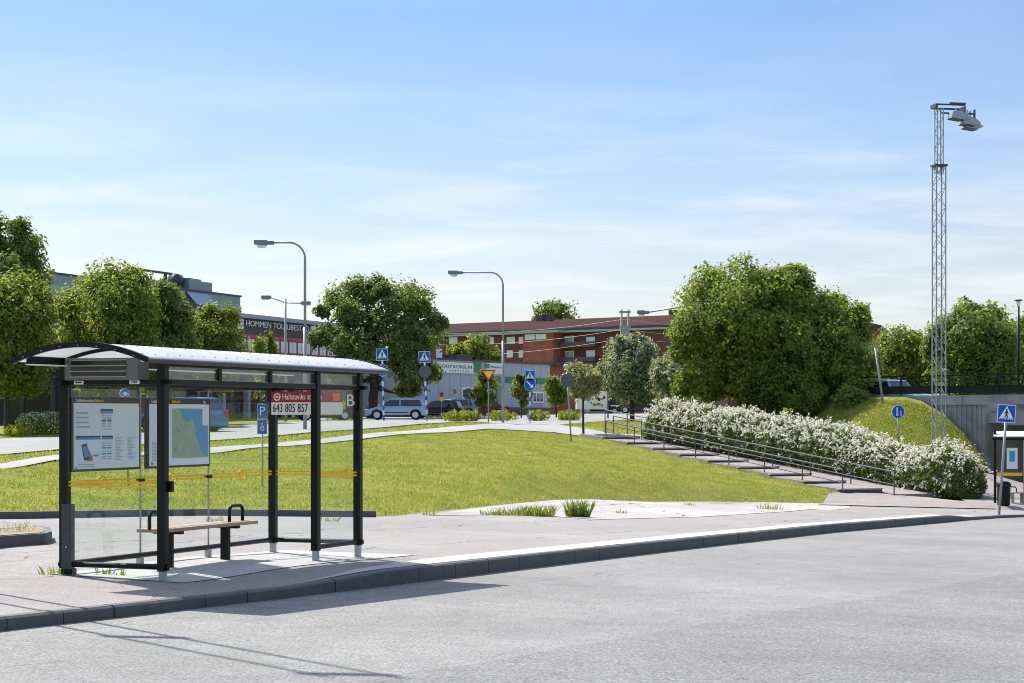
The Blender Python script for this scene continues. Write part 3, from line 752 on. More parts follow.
def sign(label, px, py, Y, ptop, plates, lean=0.0, yaw=0.0, stripes=False, r=0.03, name='road_sign', pole=None, zb=None, group=None):
    """plates: (kind, py of centre, width in metres)"""
    x = gx(px, Y); z = gz(py, Y) if zb is None else zb
    t = thing(name, label, 'road sign', (x, Y, z - 0.03), yaw, group); t.rotation_euler = (0, lean, yaw)
    top = gz(ptop, Y) - z
    m = MB(); m.smooth = True; m.cyl((0, 0, -0.15), (0, 0, top), r, n=10); m.build('pole', pole or M_galv, t)
    m = MB()
    for (k, pc, w) in plates:
        zc = gz(pc, Y) - z
        for dz in (-w*.3, w*.3): m.box(-r-0.01, r+0.01, -0.05, r+0.008, zc+dz-0.018, zc+dz+0.018)
    m.build('clamps', M_galv, t)
    for (k, pc, w) in plates: plate(k, gz(pc, Y) - z, w, t)
    if stripes:
        m = MB(); m.smooth = True
        for i in range(stripes):
            m.cyl((0, 0, 0.25+i*0.5), (0, 0, 0.5+i*0.5), r+0.006, n=10)
        m.build('blue_bands', M_signblue, t)
    return t
sign('blue disabled parking sign with a P over a wheelchair on the grass bank', 262.5, 504, 50, 402, [('P', 410.3, 0.25), ('chair', 425.6, 0.25)], r=0.022)
sign('sideways-turned blue disc sign on a tilted pole behind the timetable poster', 129.5, 501, 47, 388, [('bluering', 392.5, 0.26)], lean=R(-3.2), yaw=R(35), r=0.024)
M_whitepole = paint('white_pole', (0.7, 0.72, 0.75), 0.4)
sign('crossing sign over a blue arrow disc, left of the two by the silver car', 384, 424, 104, 350, [('cross', 354, 0.62), ('arrow', 369.5, 0.62)], lean=R(-1.5), stripes=5, pole=M_whitepole, r=0.045)
sign('crossing sign over a grey round sign back, behind the silver car', 427, 423, 107, 352.5, [('cross', 356.5, 0.62), ('back', 371, 0.66)], lean=R(-2.2), stripes=5, pole=M_whitepole, r=0.05)
sign('yellow and red triangular give way sign on a grey pole', 488.5, 423.5, 106, 368, [('yield', 374.5, 0.78)], r=0.035)
sign('crossing sign over a blue disc on a banded pole before the grey store', 530, 423.5, 110, 372, [('cross', 375, 0.55), ('arrow', 384, 0.66)], stripes=5, pole=M_whitepole, r=0.04)
sign('dark back of a round sign on a slim pole beside the footpath', 571, 437.5, 91, 371, [('back', 379.5, 0.62)], lean=R(-3.5), r=0.036)
sign('grey round sign back in front of the grey store wall', 468.5, 414, 150, 386, [('back', 393.5, 0.85)], r=0.03)
sign('blue pedestrian path disc on a short pole behind the flowering hedge', 898.5, 452, 84, 405, [('path', 411, 0.56)], lean=R(-1.2), r=0.028, yaw=R(10))
sx, sy = gx(999, 65.5), 65.5
sign('tilted blue and white pedestrian crossing sign at the right kerb corner', 999, 515, 65.5, 405, [('cross', 412.5, 0.585)], lean=R(4.0), r=0.042, zb=pzat(sx, sy), yaw=R(-8))
t = sign('red and yellow barrier marker on a short pole beside the grey parked car', 441.5, 417, 148, 391, [], r=0.035, name='marker_post')
t['category'] = 'marker post'
for z0, z1, mm in ((1.2, 1.5, M_signyellow), (1.52, 1.85, M_signred)):
    m = MB(); m.box(-0.14, 0.14, -0.05, -0.035, z0, z1); m.build('marker_plate', mm, t)
# ------------------------------------------------------------------ street lamps
def arm_lamp(label, px, Y, pbase, ptop, head_l, head_r, r=0.075, z=None, group='tall arm street lamps', zarm=0.0):
    x = gx(px, Y); z = gzat(x, Y) if z is None else z
    t = thing('street_lamp', label, 'street lamp', (x, Y, z), 0, group)
    top = gz(ptop, Y) - z; L = (px-head_r)/F*Y; hw = (head_r-head_l)/F*Y; rb = min(0.75, L*0.5)
    m = MB(); m.smooth = True; m.cyl((0, 0, -0.2), (0, 0, top*0.55), r*1.15, r, 12); m.build('pole', M_galv, t)
    pts = [(0, 0, top*0.55), (0, 0, top-rb)]
    for k in range(1, 9): a = math.pi/2*k/8; pts.append((-rb+rb*math.cos(a), 0, top-rb+rb*math.sin(a)))
    pts.append((-L, 0, top + zarm))
    m = MB(); m.smooth = True; m.tube(pts, [r*.85, r*.8]+[r*.62]*(len(pts)-2), 10); m.build('arm', M_galv, t)
    m = MB(); zt = top+zarm
    m.box(-L-hw*.35, -L+0.05, -0.10, 0.10, zt-0.10, zt+0.07, bev=0.02); m.box(-L-hw, -L-hw*.3, -0.16, 0.16, zt-0.09, zt+0.11, bev=0.04)
    h = m.build('lamp_head', M_lampblue, t)
    m = MB(); m.smooth = True
    m.tube([(-L-hw*.85, 0, zt-0.09), (-L-hw*.75, 0, zt-0.16), (-L-hw*.45, 0, zt-0.18), (-L-hw*.3, 0, zt-0.09)], [0.03, 0.09, 0.09, 0.03], 10); m.build('lamp_bowl', M_signwhite, h)
    return t
arm_lamp('tall street lamp with a long bent arm rising right behind the near bus shelter', 305, 92, 437, 242.5, 254, 273)
arm_lamp('tall street lamp with a bent arm in front of the grey store', 503, 118, 422, 272.5, 448, 462)
arm_lamp('street lamp reaching out of the big maple with only arm and head visible', 700, 112, 430, 306, 637, 648, zarm=-0.35)
# double lamp
Y = 128; x = gx(285.5, Y); z = gzat(x, Y)
t = thing('street_lamp', 'shorter street lamp with two opposite arms left of the tall bent lamp', 'street lamp', (x, Y, z), R(0))
top = gz(298.5, Y) - z
m = MB(); m.smooth = True; m.cyl((0, 0, -0.2), (0, 0, top), 0.09, 0.065, 12); m.build('pole', M_galv, t)
for (pe, ye, s) in ((271, 297.5, -1), (301, 303.3, 1)):
    dx = (pe-285.5)/F*Y; m = MB(); m.smooth = True; ze = gz(ye, Y)-z
    m.tube([(0, 0, top-0.28), (dx*.4, 0, (top-0.28)*.6+ze*.4), (dx, 0, ze)], 0.035, 8); m.build('arm', M_galv, t)
    m = MB(); m.box(min(dx, dx+s*0.62), max(dx, dx+s*0.62), -0.13, 0.13, ze-0.10, ze+0.13, bev=0.05); h = m.build('lamp_head', M_lampblue, t)
    m = MB(); m.box(min(dx+s*.12, dx+s*0.56), max(dx+s*.12, dx+s*0.56), -0.1, 0.1, ze-0.14, ze-0.09, bev=0.015); m.build('lamp_bowl', M_signwhite, h)
# park lanterns and poles in the middle distance
def lantern(label, px, Y, pb, pt, side=0):
    x = gx(px, Y); z = gzat(x, Y); t = thing('park_lantern', label, 'lantern', (x, Y, z)); top = gz(pt, Y)-z
    m = MB(); m.smooth = True; m.cyl((0, 0, -0.2), (0, 0, top-0.4), 0.06, 0.05, 10); m.build('pole', M_darkgrey, t)
    if side:
        m = MB(); m.smooth = True; m.tube([(0, 0, top-0.42), (0, 0, top-.1), (side*.2, 0, top), (side*.55, 0, top-0.05), (side*.6, 0, top-0.2)], 0.03, 8); m.build('arm', M_darkgrey, t)
    m = MB(); m.smooth = True; cx = side*.6; m.tube([(cx, 0, top-0.55), (cx, 0, top-0.5), (cx, 0, top-0.25), (cx, 0, top-0.12)], [0.05, 0.14, 0.15, 0.04], 12); m.build('lamp_bowl', M_galv, t)
    return t
lantern('dark park lantern with a hooked arm above the round sign by the path', 574, 140, 415, 362, -1)
lantern('dark park lantern on a straight pole by the white truck', 608, 145, 415, 375)
def pole(label, px, Y, pt, r, mat, lean=0, zb=None, name='pole', cat='pole'):
    x = gx(px, Y); z = gzat(x, Y) if zb is None else zb; m = MB(); m.smooth = True
    m.cyl((0, 0, -0.3), (0, 0, gz(pt, Y)-z), r, r*.8, 10); m.smooth = False; m.cyl((0, 0, gz(pt, Y)-z), (0, 0, gz(pt, Y)-z+0.05), r*1.2, n=10)
    o = m.build(name, mat); o.location = (x, Y, z); o.rotation_euler = (0, lean, 0); tag(o, label, cat); return o
pole('thin dark pole standing left of the big maple', 655.5, 130, 342, 0.07, M_darkgrey)
pole('slightly tilted pale pole on the embankment by the bridge fence', 883, 90.3, 346, 0.055, M_steel, R(-8), zb=gz(403, 90.3))

# twin-leg power pole far behind and its cables
Y = 210; x = gx(625, Y); z = gzat(x, Y)
t = thing('power_pole', 'grey twin-leg power pole before the brick apartment block', 'power pole', (x, Y, z))
M_oldwood = paint('grey_wood', (0.33, 0.32, 0.31), 0.9, 0, 0.3)
for dx in (-0.36, 0.36):
    m = MB(); m.smooth = True; m.cyl((dx, 0, -0.3), (dx, 0, gz(309.5, Y)-z), 0.16, 0.11, 10); m.build('leg', M_oldwood, t)
m = MB()
for p in (312, 327, 340): zz = gz(p, Y)-z; m.box(-0.6, 0.6, -0.12, 0.12, zz-0.1, zz+0.1)
m.build('crossarm', M_oldwood, t)
m = MB(); m.box(-0.5, 0.5, -0.3, 0.3, gz(336, Y)-z, gz(326, Y)-z, bev=0.05); m.build('transformer', M_galv, t)
M_cable = paint('pale_cable', (0.55, 0.56, 0.58), 0.5)
for i, (za, pz2, zr, lab) in enumerate(((319, 333, 322, 'uppermost thin overhead cable crossing the brick apartment front'), (329, 345, 331, 'middle thin overhead cable crossing the brick apartment front'), (338, 356, 338, 'lowest thin overhead cable crossing the brick apartment front'))):
    m = MB(); A = PT(438, pz2, 235); B = PT(625, za, 210); pts = []
    for k in range(17): u = k/16; p = A.lerp(B, u); p.z -= 1.2*u*(1-u)*1.6; pts.append(p)
    B2 = PT(705, zr+4, 215)
    for k in range(1, 9): u = k/8; p = B.lerp(B2, u); p.z -= 0.8*u*(1-u); pts.append(p)
    m.tube(pts, 0.018, 6); tag(m.build('overhead_cable', M_cable), lab, 'cable', 'overhead cables')

# twin-leg pole just outside the picture; only its shadow reaches the road in view
px_, py_ = -6.75, 21.2; z = pzat(px_, py_)
t = thing('power_pole', 'brown twin-leg pole just outside the left edge casting two thin shadow lines on the road', 'power pole', (px_, py_, z), R(10))
for dx in (-0.27, 0.27):
    m = MB(); m.smooth = True; m.cyl((dx, 0, -0.3), (dx, 0, 9.5), 0.035, 0.03, 10); m.build('leg', M_oldwood, t)
m = MB(); m.box(-0.35, 0.35, -0.05, 0.05, 6.0, 6.12); m.box(-0.35, 0.35, -0.05, 0.05, 9.2, 9.3); m.box(-0.3, 0.3, -0.04, 0.04, 1.7, 1.8); m.build('crossarm', M_oldwood, t)
m = MB(); m.box(-0.4, 0.3, -0.06, -0.02, 1.1, 1.7); m.build('sign_panel', M_galv, t)

# ------------------------------------------------------------------ lattice floodlight mast
Y = 80.5; x = gx(939, Y); z = gzat(x, Y)
ma = thing('floodlight_mast', 'tall lattice steel floodlight mast behind the flowering hedge', 'light mast', (x, Y, z), R(12))
zj = gz(166.5, Y)-z; zt = gz(108, Y)-z
def lattice(m, w, z0, z1, pitch, rl, rb):
    h = w/2; cs = [(-h, -h), (h, -h), (h, h), (-h, h)]
    for c in cs: m.cyl((*c, z0), (*c, z1), rl, n=6)
    n = max(1, round((z1-z0)/pitch)); dz = (z1-z0)/n
    for f in range(4):
        a, b = cs[f], cs[(f+1) % 4]
        for i in range(n):
            p, q = (a, b) if (i+f) % 2 == 0 else (b, a)
            m.cyl((*p, z0+i*dz), (*q, z0+(i+1)*dz), rb, n=5, cap=False)
m = MB(); lattice(m, 0.40, -0.3, zj+0.05, 0.42, 0.027, 0.012); m.build('lower_section', M_galv, ma)
m = MB(); lattice(m, 0.25, zj-0.3, zt, 0.34, 0.022, 0.010); m.build('upper_section', M_galv, ma)
m = MB(); m.box(-0.27, 0.27, -0.27, 0.27, zj, zj+0.07); m.build('joint_collar', M_darkgrey, ma)
m = MB(); m.box(-0.22, 1.02, -0.28, -0.22, zt+0.08, zt+0.14); m.box(0.35, 1.02, -0.30, -0.2, zt+0.13, zt+0.20); m.box(-0.2, 0.95, 0.22, 0.28, zt-0.02, zt+0.05)
m.box(0.1, 1.55, 0.0, 0.06, zt-0.22, zt-0.16); m.box(-0.25, -0.17, -0.28, 0.28, zt-0.02, zt+0.14); m.box(0.96, 1.03, -0.28, 0.28, zt-0.22, zt+0.06)
m.box(1.5, 1.56, -0.05, 0.05, zt-0.45, zt-0.02); m.build('head_frame', M_darkgrey, ma)
M_flood = paint('floodlight_housing', (0.30, 0.35, 0.41), 0.35, 0.2)
for (x0, zc, yy) in ((0.38, zt-0.30, -0.18), (0.92, zt-0.50, -0.05), (1.12, zt-0.62, 0.14)):
    m = MB()
    q = [(x0-0.02, zc-0.13), (x0+0.52, zc-0.19), (x0+0.78, zc-0.08), (x0+0.62, zc+0.05), (x0+0.3, zc+0.18), (x0+0.06, zc+0.14)]
    m.prism(q, 'y', yy-0.22, yy+0.22); f = m.build('floodlight', M_flood, ma)
    m = MB(); m.prism([(x0, zc-0.135), (x0+0.5, zc-0.195), (x0+0.5, zc-0.225), (x0, zc-0.16)], 'y', yy-0.24, yy+0.24); m.build('lens_frame', M_darkgrey, f)
    m = MB(); m.box(x0+0.25, x0+0.31, yy-0.03, yy+0.03, zc+0.1, zt-0.05); m.build('bracket', M_steel, f)

# ------------------------------------------------------------------ stairs and railings
SA = np.array([4.465, 95.0]); SB = np.array([12.73, 77.0]); sdir = (SB-SA)/np.linalg.norm(SB-SA); sperp = np.array([-sdir[1], sdir[0]])
if sperp[0] < 0: sperp = -sperp
NST = 7; zA = gz(440, 95); zB = gz(493, 77); Ls = np.linalg.norm(SB-SA); WST = 1.75
stt = thing('outdoor_stairs', 'long shallow stairs with deep asphalt treads beside the flowering hedge', 'stairs', (0, 0, 0))
M_tread = asphalt('stair_asphalt', (0.27, 0.235, 0.225), 0.2, 0.15, 25)
M_edge = paint('stair_edge_stone', (0.40, 0.39, 0.38), 0.7)
def spt(s, w, z): p = SA + sdir*s + sperp*w; return (p[0], p[1], z)
nstep = 8; dzs = (zA-zB)/nstep
for k in range(-1, nstep):
    s0 = Ls*k/nstep; s1 = Ls*(k+1)/nstep; z0 = zA - dzs*k + 0.05; z1 = z0 - dzs*0.52
    m = MB(); vs = [spt(s0, -0.15, z0), spt(s1-0.06, -0.15, z1), spt(s1-0.06, WST+0.12, z1), spt(s0, WST+0.12, z0)]
    vs2 = [(a, b, c-0.5) for a, b, c in vs]
    m.add(vs+vs2, [(0, 1, 2, 3), (0, 4, 5, 1), (1, 5, 6, 2), (2, 6, 7, 3), (3, 7, 4, 0)]); tr = m.build('tread', M_tread, stt)
    m = MB(); a = [spt(s1-0.16, -0.17, z1+0.012), spt(s1+0.02, -0.17, z1+0.012), spt(s1+0.02, WST+0.1, z1+0.012), spt(s1-0.16, WST+0.1, z1+0.012)]
    b = [(p, q, r-0.055) for p, q, r in a]; m.add(a+b, [(0, 1, 2, 3), (0, 4, 5, 1), (1, 5, 6, 2), (2, 6, 7, 3), (3, 7, 4, 0), (4, 7, 6, 5)]); m.build('step_edge', M_edge, tr)
    m = MB(); a = [spt(s1-0.05, -0.16, z1-0.045), spt(s1-0.012, -0.16, z1-0.045), spt(s1-0.012, WST+0.09, z1-0.045), spt(s1-0.05, WST+0.09, z1-0.045)]
    b = [(p, q, r-0.2) for p, q, r in a]; m.add(a+b, [(0, 1, 2, 3), (0, 4, 5, 1), (1, 5, 6, 2), (2, 6, 7, 3), (3, 7, 4, 0)]); m.build('riser', M_granite, tr)  # riser face coloured dark to stand in for the shade under the edge
pl_ = offset(np.array([SA - sdir*0.2, SB + sdir*9]), 0)
# ramp down to the pavement along the hedge
def railing(label, w, s0, s1, n):
    t = thing('handrail', label, 'handrail', (0, 0, 0), 0, 'handrails of the long stairs')
    zz = lambda s: zA - (zA-zB)*s/Ls
    top = []; mid = []
    for k in range(n):
        s = s0 + (s1-s0)*k/(n-1); p = SA+sdir*s+sperp*w; g = zz(s)-0.12
        m = MB(); m.cyl((p[0], p[1], g-0.25), (p[0], p[1], g+1.02), 0.026, n=8); m.build('rail_post', M_darkrail, t)
        top.append((p[0], p[1], g+1.02)); mid.append((p[0], p[1], g+0.52))
    m = MB(); m.tube(top, 0.028, 8); m.build('top_rail', M_darkrail, t)
    m = MB(); m.tube(mid, 0.02, 8); m.build('middle_rail', M_darkrail, t)
M_darkrail = paint('railing_steel', (0.10, 0.10, 0.115), 0.4, 0.3)
railing('left handrail of the stairs along the mown grass', 0.0, 0.0, Ls, 8)
railing('right handrail of the stairs nearest the flowering hedge', WST, -2.6, Ls+0.9, 9)
railing('short upper handrail at the head of the stairs by the path', WST+1.3, -6.0, -1.2, 3)
M_ramp = asphalt('ramp_asphalt', (0.27, 0.235, 0.225), 0.2, 0.15, 25)
m = MB(); vs = []
for s_, z_ in ((-2.8, zA+(zA-zB)*2.8/Ls), (Ls+0.6, zB-(zA-zB)*0.6/Ls)):
    for w_ in (WST+0.14, WST+2.5): vs.append(spt(s_, w_, z_+0.0))
vs += [(a, b, c-0.5) for a, b, c in vs]
m.add(vs, [(0, 1, 3, 2), (0, 2, 6, 4), (1, 5, 7, 3), (2, 3, 7, 6), (0, 4, 5, 1)]); m.build('side_ramp', M_ramp, stt)
ra = SB + sdir*0.0 - sperp*0.3; rb_ = SB + sperp*4.2
ribbon('stair_landing', [tuple(SB - sperp*0.35), (10.6, 69.6)], [tuple(SB + sperp*3.6), (17.6, 72.8)], 40, 14,
       lambda X, Y: np.maximum(ground_z(X, Y), pave_z(X, Y)), 0.035, M_ramp, 'reddish asphalt running down from the stairs to the pavement')

# ------------------------------------------------------------------ plants
def unit(v): return v/np.maximum(np.linalg.norm(v, axis=1)[:, None], 1e-9)
def quads(P, N, size, rng, aspect=1.6):
    """one leaf-shaped quad at each point"""
    n = len(P); a = unit(np.cross(N, rng.normal(size=(n, 3)))); b = np.cross(N, a)
    s = (size*rng.uniform(0.55, 1.15, n))[:, None]
    V = np.stack([P - a*s*.5*aspect, P - b*s*.42 + N*s*.10, P + a*s*.5*aspect, P + b*s*.42 + N*s*.10], 1).reshape(-1, 3)
    return V, np.arange(4*n).reshape(-1, 4)
def crown_points(rng, rad, K, m, q, lump=(0.24, 0.42), core=True, flat=0.0):
    rad = np.array(rad); d = unit(rng.normal(size=(K, 3))); rr = np.where(rng.uniform(size=K) < 0.25, rng.uniform(0.1, 0.5, K), rng.uniform(0.55, 0.8, K))[:, None]
    C = d*rr*rad; rl = np.maximum(1.03 - rr[:, 0], 0.2)*rad.min()*rng.uniform(0.8, 1.08, K)
    P = []; N = []
    for c, r in zip(C, rl):
        dd = unit(rng.normal(size=(m, 3))); dd[:, 2] += 0.15; dd = unit(dd)
        k = c + dd*(r*rng.uniform(0.45, 1.08, m))[:, None]*np.array([1.05, 1.05, 0.9])
        cl = np.repeat(k, q, 0) + np.clip(rng.normal(size=(m*q, 3)), -1.8, 1.8)*(0.11*r + 0.05)
        out = unit(np.repeat(dd, q, 0)*0.7 + unit(cl/rad)*0.5 + rng.normal(size=(m*q, 3))*0.65 + [0, 0, 0.25])
        P.append(cl); N.append(out)
    return np.concatenate(P), np.concatenate(N), C, rl
def tree(name, label, px, Y, pl, pr, pt, pb, mat, seed, K=26, m=60, q=9, leaf=0.17, zb=None, trunk_r=None, group=None, deep=None, bark=None, lobes=None):
    """crown outline read off the picture (left, right, top, bottom columns/rows) at depth Y"""
    rng = np.random.default_rng(seed); x = gx(px, Y); z = gzat(x, Y) if zb is None else zb
    t = thing(name, label, 'tree', (x, Y, z), 0, group)
    cx = gx((pl+pr)/2, Y)-x; rx = (pr-pl)/2/F*Y; cz = gz((pt+pb)/2, Y)-z; rz = (pb-pt)/2/F*Y; ry = deep or rx*0.95
    P, N, C, rl = crown_points(rng, (rx, ry, rz), K, m, q)
    if lobes:      # uneven crowns: several rounded masses (column, row, half width, half height, depth shift)
        Ps = []; Ns = []; Cs = []
        for (lx, ly, lw, lh, ld_) in lobes:
            sh_ = np.array([gx(lx, Y)-x-cx, ld_, gz(ly, Y)-z-cz])
            p_, n_, c_2, _r = crown_points(rng, (lw/F*Y, lw/F*Y*.9, lh/F*Y), max(7, int(K*lw*lh/1900)), m, q)
            Ps.append(p_+sh_); Ns.append(n_); Cs.append(c_2[:4]+sh_)
        P, N, C = np.concatenate(Ps), np.concatenate(Ns), np.concatenate(Cs)
    ctr = np.array([cx, 0, cz])
    for ax_, rr_ in () if lobes else ((0, rx), (1, ry), (2, rz)):
        lo_, hi_ = np.quantile(P[:, ax_], [0.004, 0.996]); sc_ = 2*rr_/(hi_-lo_); C[:, ax_] = (C[:, ax_]-(lo_+hi_)/2)*sc_; P[:, ax_] = (P[:, ax_]-(lo_+hi_)/2)*sc_
    P = P + ctr; P[:, 2] = np.maximum(P[:, 2], 0.25 + rng.uniform(0, .2, len(P)))
    V, Q = quads(P, N, leaf, rng); npmesh('crown', V, Q, mat, t)
    tr = trunk_r or max(0.07, 0.028*(cz+rz)); mb = MB(); mb.smooth = True
    fork = max(0.5, cz - rz*0.75)
    mb.tube([(0, 0, -0.3), (0.02, 0, 0.05), (cx*.1, 0, fork*.6), (cx*.25, 0.02, fork), (cx*.7, 0, cz), (cx*.95, 0, cz+rz*.55)], [tr*1.5, tr*1.1, tr*.9, tr*.8, tr*.5, tr*.12], 10)
    r2 = random.Random(seed); order = sorted(range(len(C)), key=lambda i: -np.linalg.norm(C[i]))[:12]
    for i in order:
        e = C[i] + ctr; u = r2.uniform(0.0, 0.5); s0 = Vector((cx*.25, 0.02, fork)).lerp(Vector((cx*.7, 0, cz)), u)
        e = Vector(e); mid = s0.lerp(e, .5) + Vector((0, 0, -0.06*rz)); w = tr*.45*(1-u*.4)
        mb.tube([s0, mid, e], [w, w*.6, w*.15], 7)
    mb.build('trunk', bark or M_bark, t)
    return t
L_maple = leafmat('maple_leaves', [(0.15, (0.095, 0.16, 0.036)), (0.5, (0.16, 0.23, 0.042)), (0.85, (0.30, 0.325, 0.055))], 0.5)
L_dark = leafmat('dark_leaves', [(0.15, (0.085, 0.145, 0.045)), (0.5, (0.135, 0.2, 0.056)), (0.85, (0.22, 0.275, 0.07))], 0.48)
L_lime = leafmat('lime_leaves', [(0.15, (0.09, 0.145, 0.028)), (0.5, (0.16, 0.215, 0.036)), (0.85, (0.27, 0.295, 0.05))], 0.5)
L_grey = leafmat('whitebeam_leaves', [(0.15, (0.10, 0.14, 0.075)), (0.5, (0.20, 0.245, 0.145)), (0.85, (0.34, 0.37, 0.26))], 0.42)
L_pale = leafmat('pale_leaves', [(0.15, (0.19, 0.215, 0.11)), (0.5, (0.28, 0.285, 0.165)), (0.85, (0.38, 0.365, 0.25))], 0.42)

L_mid = leafmat('mid_leaves', [(0.15, (0.08, 0.135, 0.032)), (0.5, (0.13, 0.19, 0.04)), (0.85, (0.23, 0.27, 0.06))], 0.5)
tree('maple_tree', 'big round maple with yellow-green top behind the flowering hedge', 776, 96, 663, 874, 255, 423, L_maple, 11, K=13, m=70, q=13, leaf=0.145, zb=gz(424, 96), trunk_r=0.28,
     lobes=[(742, 325, 75, 69, 0), (778, 298, 44, 42, 0.5), (828, 324, 46, 52, 0.2), (801, 302, 42, 38, 0.4), (800, 362, 70, 50, -1.2), (704, 352, 40, 46, 0.3), (846, 366, 28, 48, -2.0), (770, 386, 72, 31, -0.8), (702, 384, 34, 24, 0.2), (836, 400, 33, 20, -3.6), (806, 402, 36, 17, -2.6)])
tree('broadleaf_tree', 'large spreading tree with forked dark trunk left of the grey store', 372, 150, 312, 446, 274, 408, L_dark, 12, K=11, m=70, q=11, leaf=0.21, trunk_r=0.42,
     lobes=[(350, 305, 36, 32, 0), (394, 306, 44, 36, 0.4), (424, 338, 30, 38, 0), (378, 345, 55, 42, -1.0), (333, 334, 27, 42, 0), (412, 374, 38, 26, -0.5), (348, 375, 26, 20, 0.5)])
tree('broadleaf_tree', 'tall dark tree at the left picture edge rising above the row', 2, 120, -45, 47, 218, 350, L_dark, 13, K=34, m=65, q=11, leaf=0.21)
tree('avenue_tree', 'bright yellow-green roadside tree with bare trunk at the left edge', 7, 93, -38, 58, 276, 394, L_lime, 14, K=32, m=70, q=12, leaf=0.16, group='row of trees behind the upper road', trunk_r=0.16)
tree('avenue_tree', 'tallest roadside tree of the row, rounded dark green crown', 104, 97, 58, 158, 267, 392, L_maple, 15, K=40, m=70, q=11, leaf=0.16, group='row of trees behind the upper road')
tree('avenue_tree', 'narrow roadside tree before the rooftop machinery', 160, 100, 126, 196, 285, 395, L_dark, 16, K=28, m=70, q=12, leaf=0.155, group='row of trees behind the upper road')
tree('avenue_tree', 'small light green roadside tree below the grey roof storey', 214, 104, 188, 246, 306, 392, L_lime, 17, K=22, m=65, q=11, leaf=0.15, group='row of trees behind the upper road')
tree('young_tree', 'little sapling tip showing over the near shelter roof', 266, 112, 250, 279, 334, 398, L_lime, 18, K=12, m=30, q=7, leaf=0.16, trunk_r=0.05)
tree('whitebeam_tree', 'grey-green round tree right of the white truck', 632, 128, 600, 662, 336, 401, L_grey, 19, K=34, m=70, q=11, leaf=0.17)
tree('whitebeam_tree', 'grey-green tree half hidden behind the left side of the big maple', 682, 122, 652, 712, 346, 415, L_grey, 20, K=20, m=50, q=9, leaf=0.2)
tree('young_tree', 'pale leaning young tree with a crooked thin trunk by the path', 583, 98, 565, 602, 364, 398, L_pale, 21, K=18, m=45, q=8, leaf=0.13, trunk_r=0.06, zb=gz(437, 98))
for i, (px, l, r, pt, pb, Y, lab) in enumerate(((484, 471, 497, 372, 406, 148, 'first small planted tree from the left before the grey store, beside the give way sign'), (521, 512, 532, 374, 406, 150, 'narrow small planted tree before the grey store, between lamp pole and crossing sign'), (556, 545, 569, 377, 405, 152, 'small planted tree before the right end of the grey store'))):
    tree('young_tree', lab, px, Y, l, r, pt, pb, L_lime if i != 1 else L_lime, 30+i, K=14, m=40, q=8, leaf=0.17, trunk_r=0.06, group='planted young trees before the store')
tree('broadleaf_tree', 'light green tree behind the flat roof of the grey store', 474, 215, 448, 500, 336, 380, L_lime, 40, K=18, m=45, q=8, leaf=0.34)
tree('broadleaf_tree', 'distant tree standing above the apartment roof ridge', 554, 470, 532, 577, 301, 345, L_dark, 41, K=16, m=45, q=8, leaf=0.6)
tree('broadleaf_tree', 'light leafy tree behind the bridge fence left of the mast', 908, 118, 872, 940, 330, 404, L_lime, 42, K=26, m=60, q=11, leaf=0.18, zb=gz(415, 118))
tree('broadleaf_tree', 'dense dark tree behind the bridge fence right of the mast', 968, 112, 926, 1016, 304, 408, L_mid, 43, K=36, m=75, q=12, leaf=0.17, zb=gz(418, 112))
tree('broadleaf_tree', 'tree at the right picture edge behind the bridge lamp', 1030, 125, 990, 1080, 312, 410, L_lime, 44, K=26, m=55, q=9, leaf=0.22, zb=gz(418, 125))
tree('broadleaf_tree', 'tall background tree hidden low behind the big maple', 830, 150, 800, 866, 330, 412, L_grey, 45, K=18, m=50, q=8, leaf=0.25)

def shrub(name, label, px, Y, w, h, mat, seed, n=700, leaf=0.09, flower=None, group=None, d=None, zb=None):
    rng = np.random.default_rng(seed); x = gx(px, Y) ; z = gzat(x, Y) if zb is None else zb
    o = thing(name, label, 'shrub', (x, Y, z), 0, group)
    K = 10; dd = unit(rng.normal(size=(n, 3))); rad = np.array([w/2, (d or w)/2, h*0.55])
    P = dd*rad*rng.uniform(0.55, 1.05, n)[:, None]*(1+0.18*np.sin(dd[:, :1]*9+seed)) + [0, 0, h*0.5]
    P = P[P[:, 2] > 0.02]; N = unit(dd[:len(P)] + rng.normal(size=(len(P), 3))*.7)
    V, Q = quads(P, N, leaf, rng); npmesh('foliage', V, Q, mat, o)
    if flower:
        k = int(n*.35); d2 = unit(rng.normal(size=(k, 3))); d2[:, 2] = np.abs(d2[:, 2])
        P = d2*rad*rng.uniform(0.95, 1.1, k)[:, None] + [0, 0, h*0.5]; V, Q = quads(P, unit(d2+rng.normal(size=(k, 3))*.5), leaf*.9, rng, 1.0); npmesh('blossom', V, Q, flower, o)
    return o
L_yel = leafmat('golden_shrub_leaves', [(0.15, (0.12, 0.16, 0.012)), (0.5, (0.21, 0.24, 0.015)), (0.85, (0.32, 0.33, 0.03))], 0.4)
L_flower = leafmat('white_blossom', [(0.1, (0.55, 0.53, 0.40)), (0.6, (0.74, 0.725, 0.62)), (0.9, (0.84, 0.83, 0.76))], 0.45, True)
L_cream = leafmat('cream_blossom', [(0.1, (0.5, 0.48, 0.3)), (0.9, (0.72, 0.70, 0.5))], 0.3, True)
for i, (px, w, lab) in enumerate(((457, 1.9, 'low golden shrub at the left end of the bed before the store'), (471, 1.6, 'low golden shrub in the bed below the give way sign'), (501, 2.2, 'low golden shrub around the foot of the lamp pole'), (537, 1.7, 'low golden shrub beside the banded crossing sign'), (569, 1.9, 'low golden shrub right of the crossing sign, by the leaning young tree'))):
    shrub('golden_shrub', lab, px, 128+i*1.2, w*.9, 0.72, L_yel, 60+i, 800, 0.12, None, 'golden shrubs before the store')
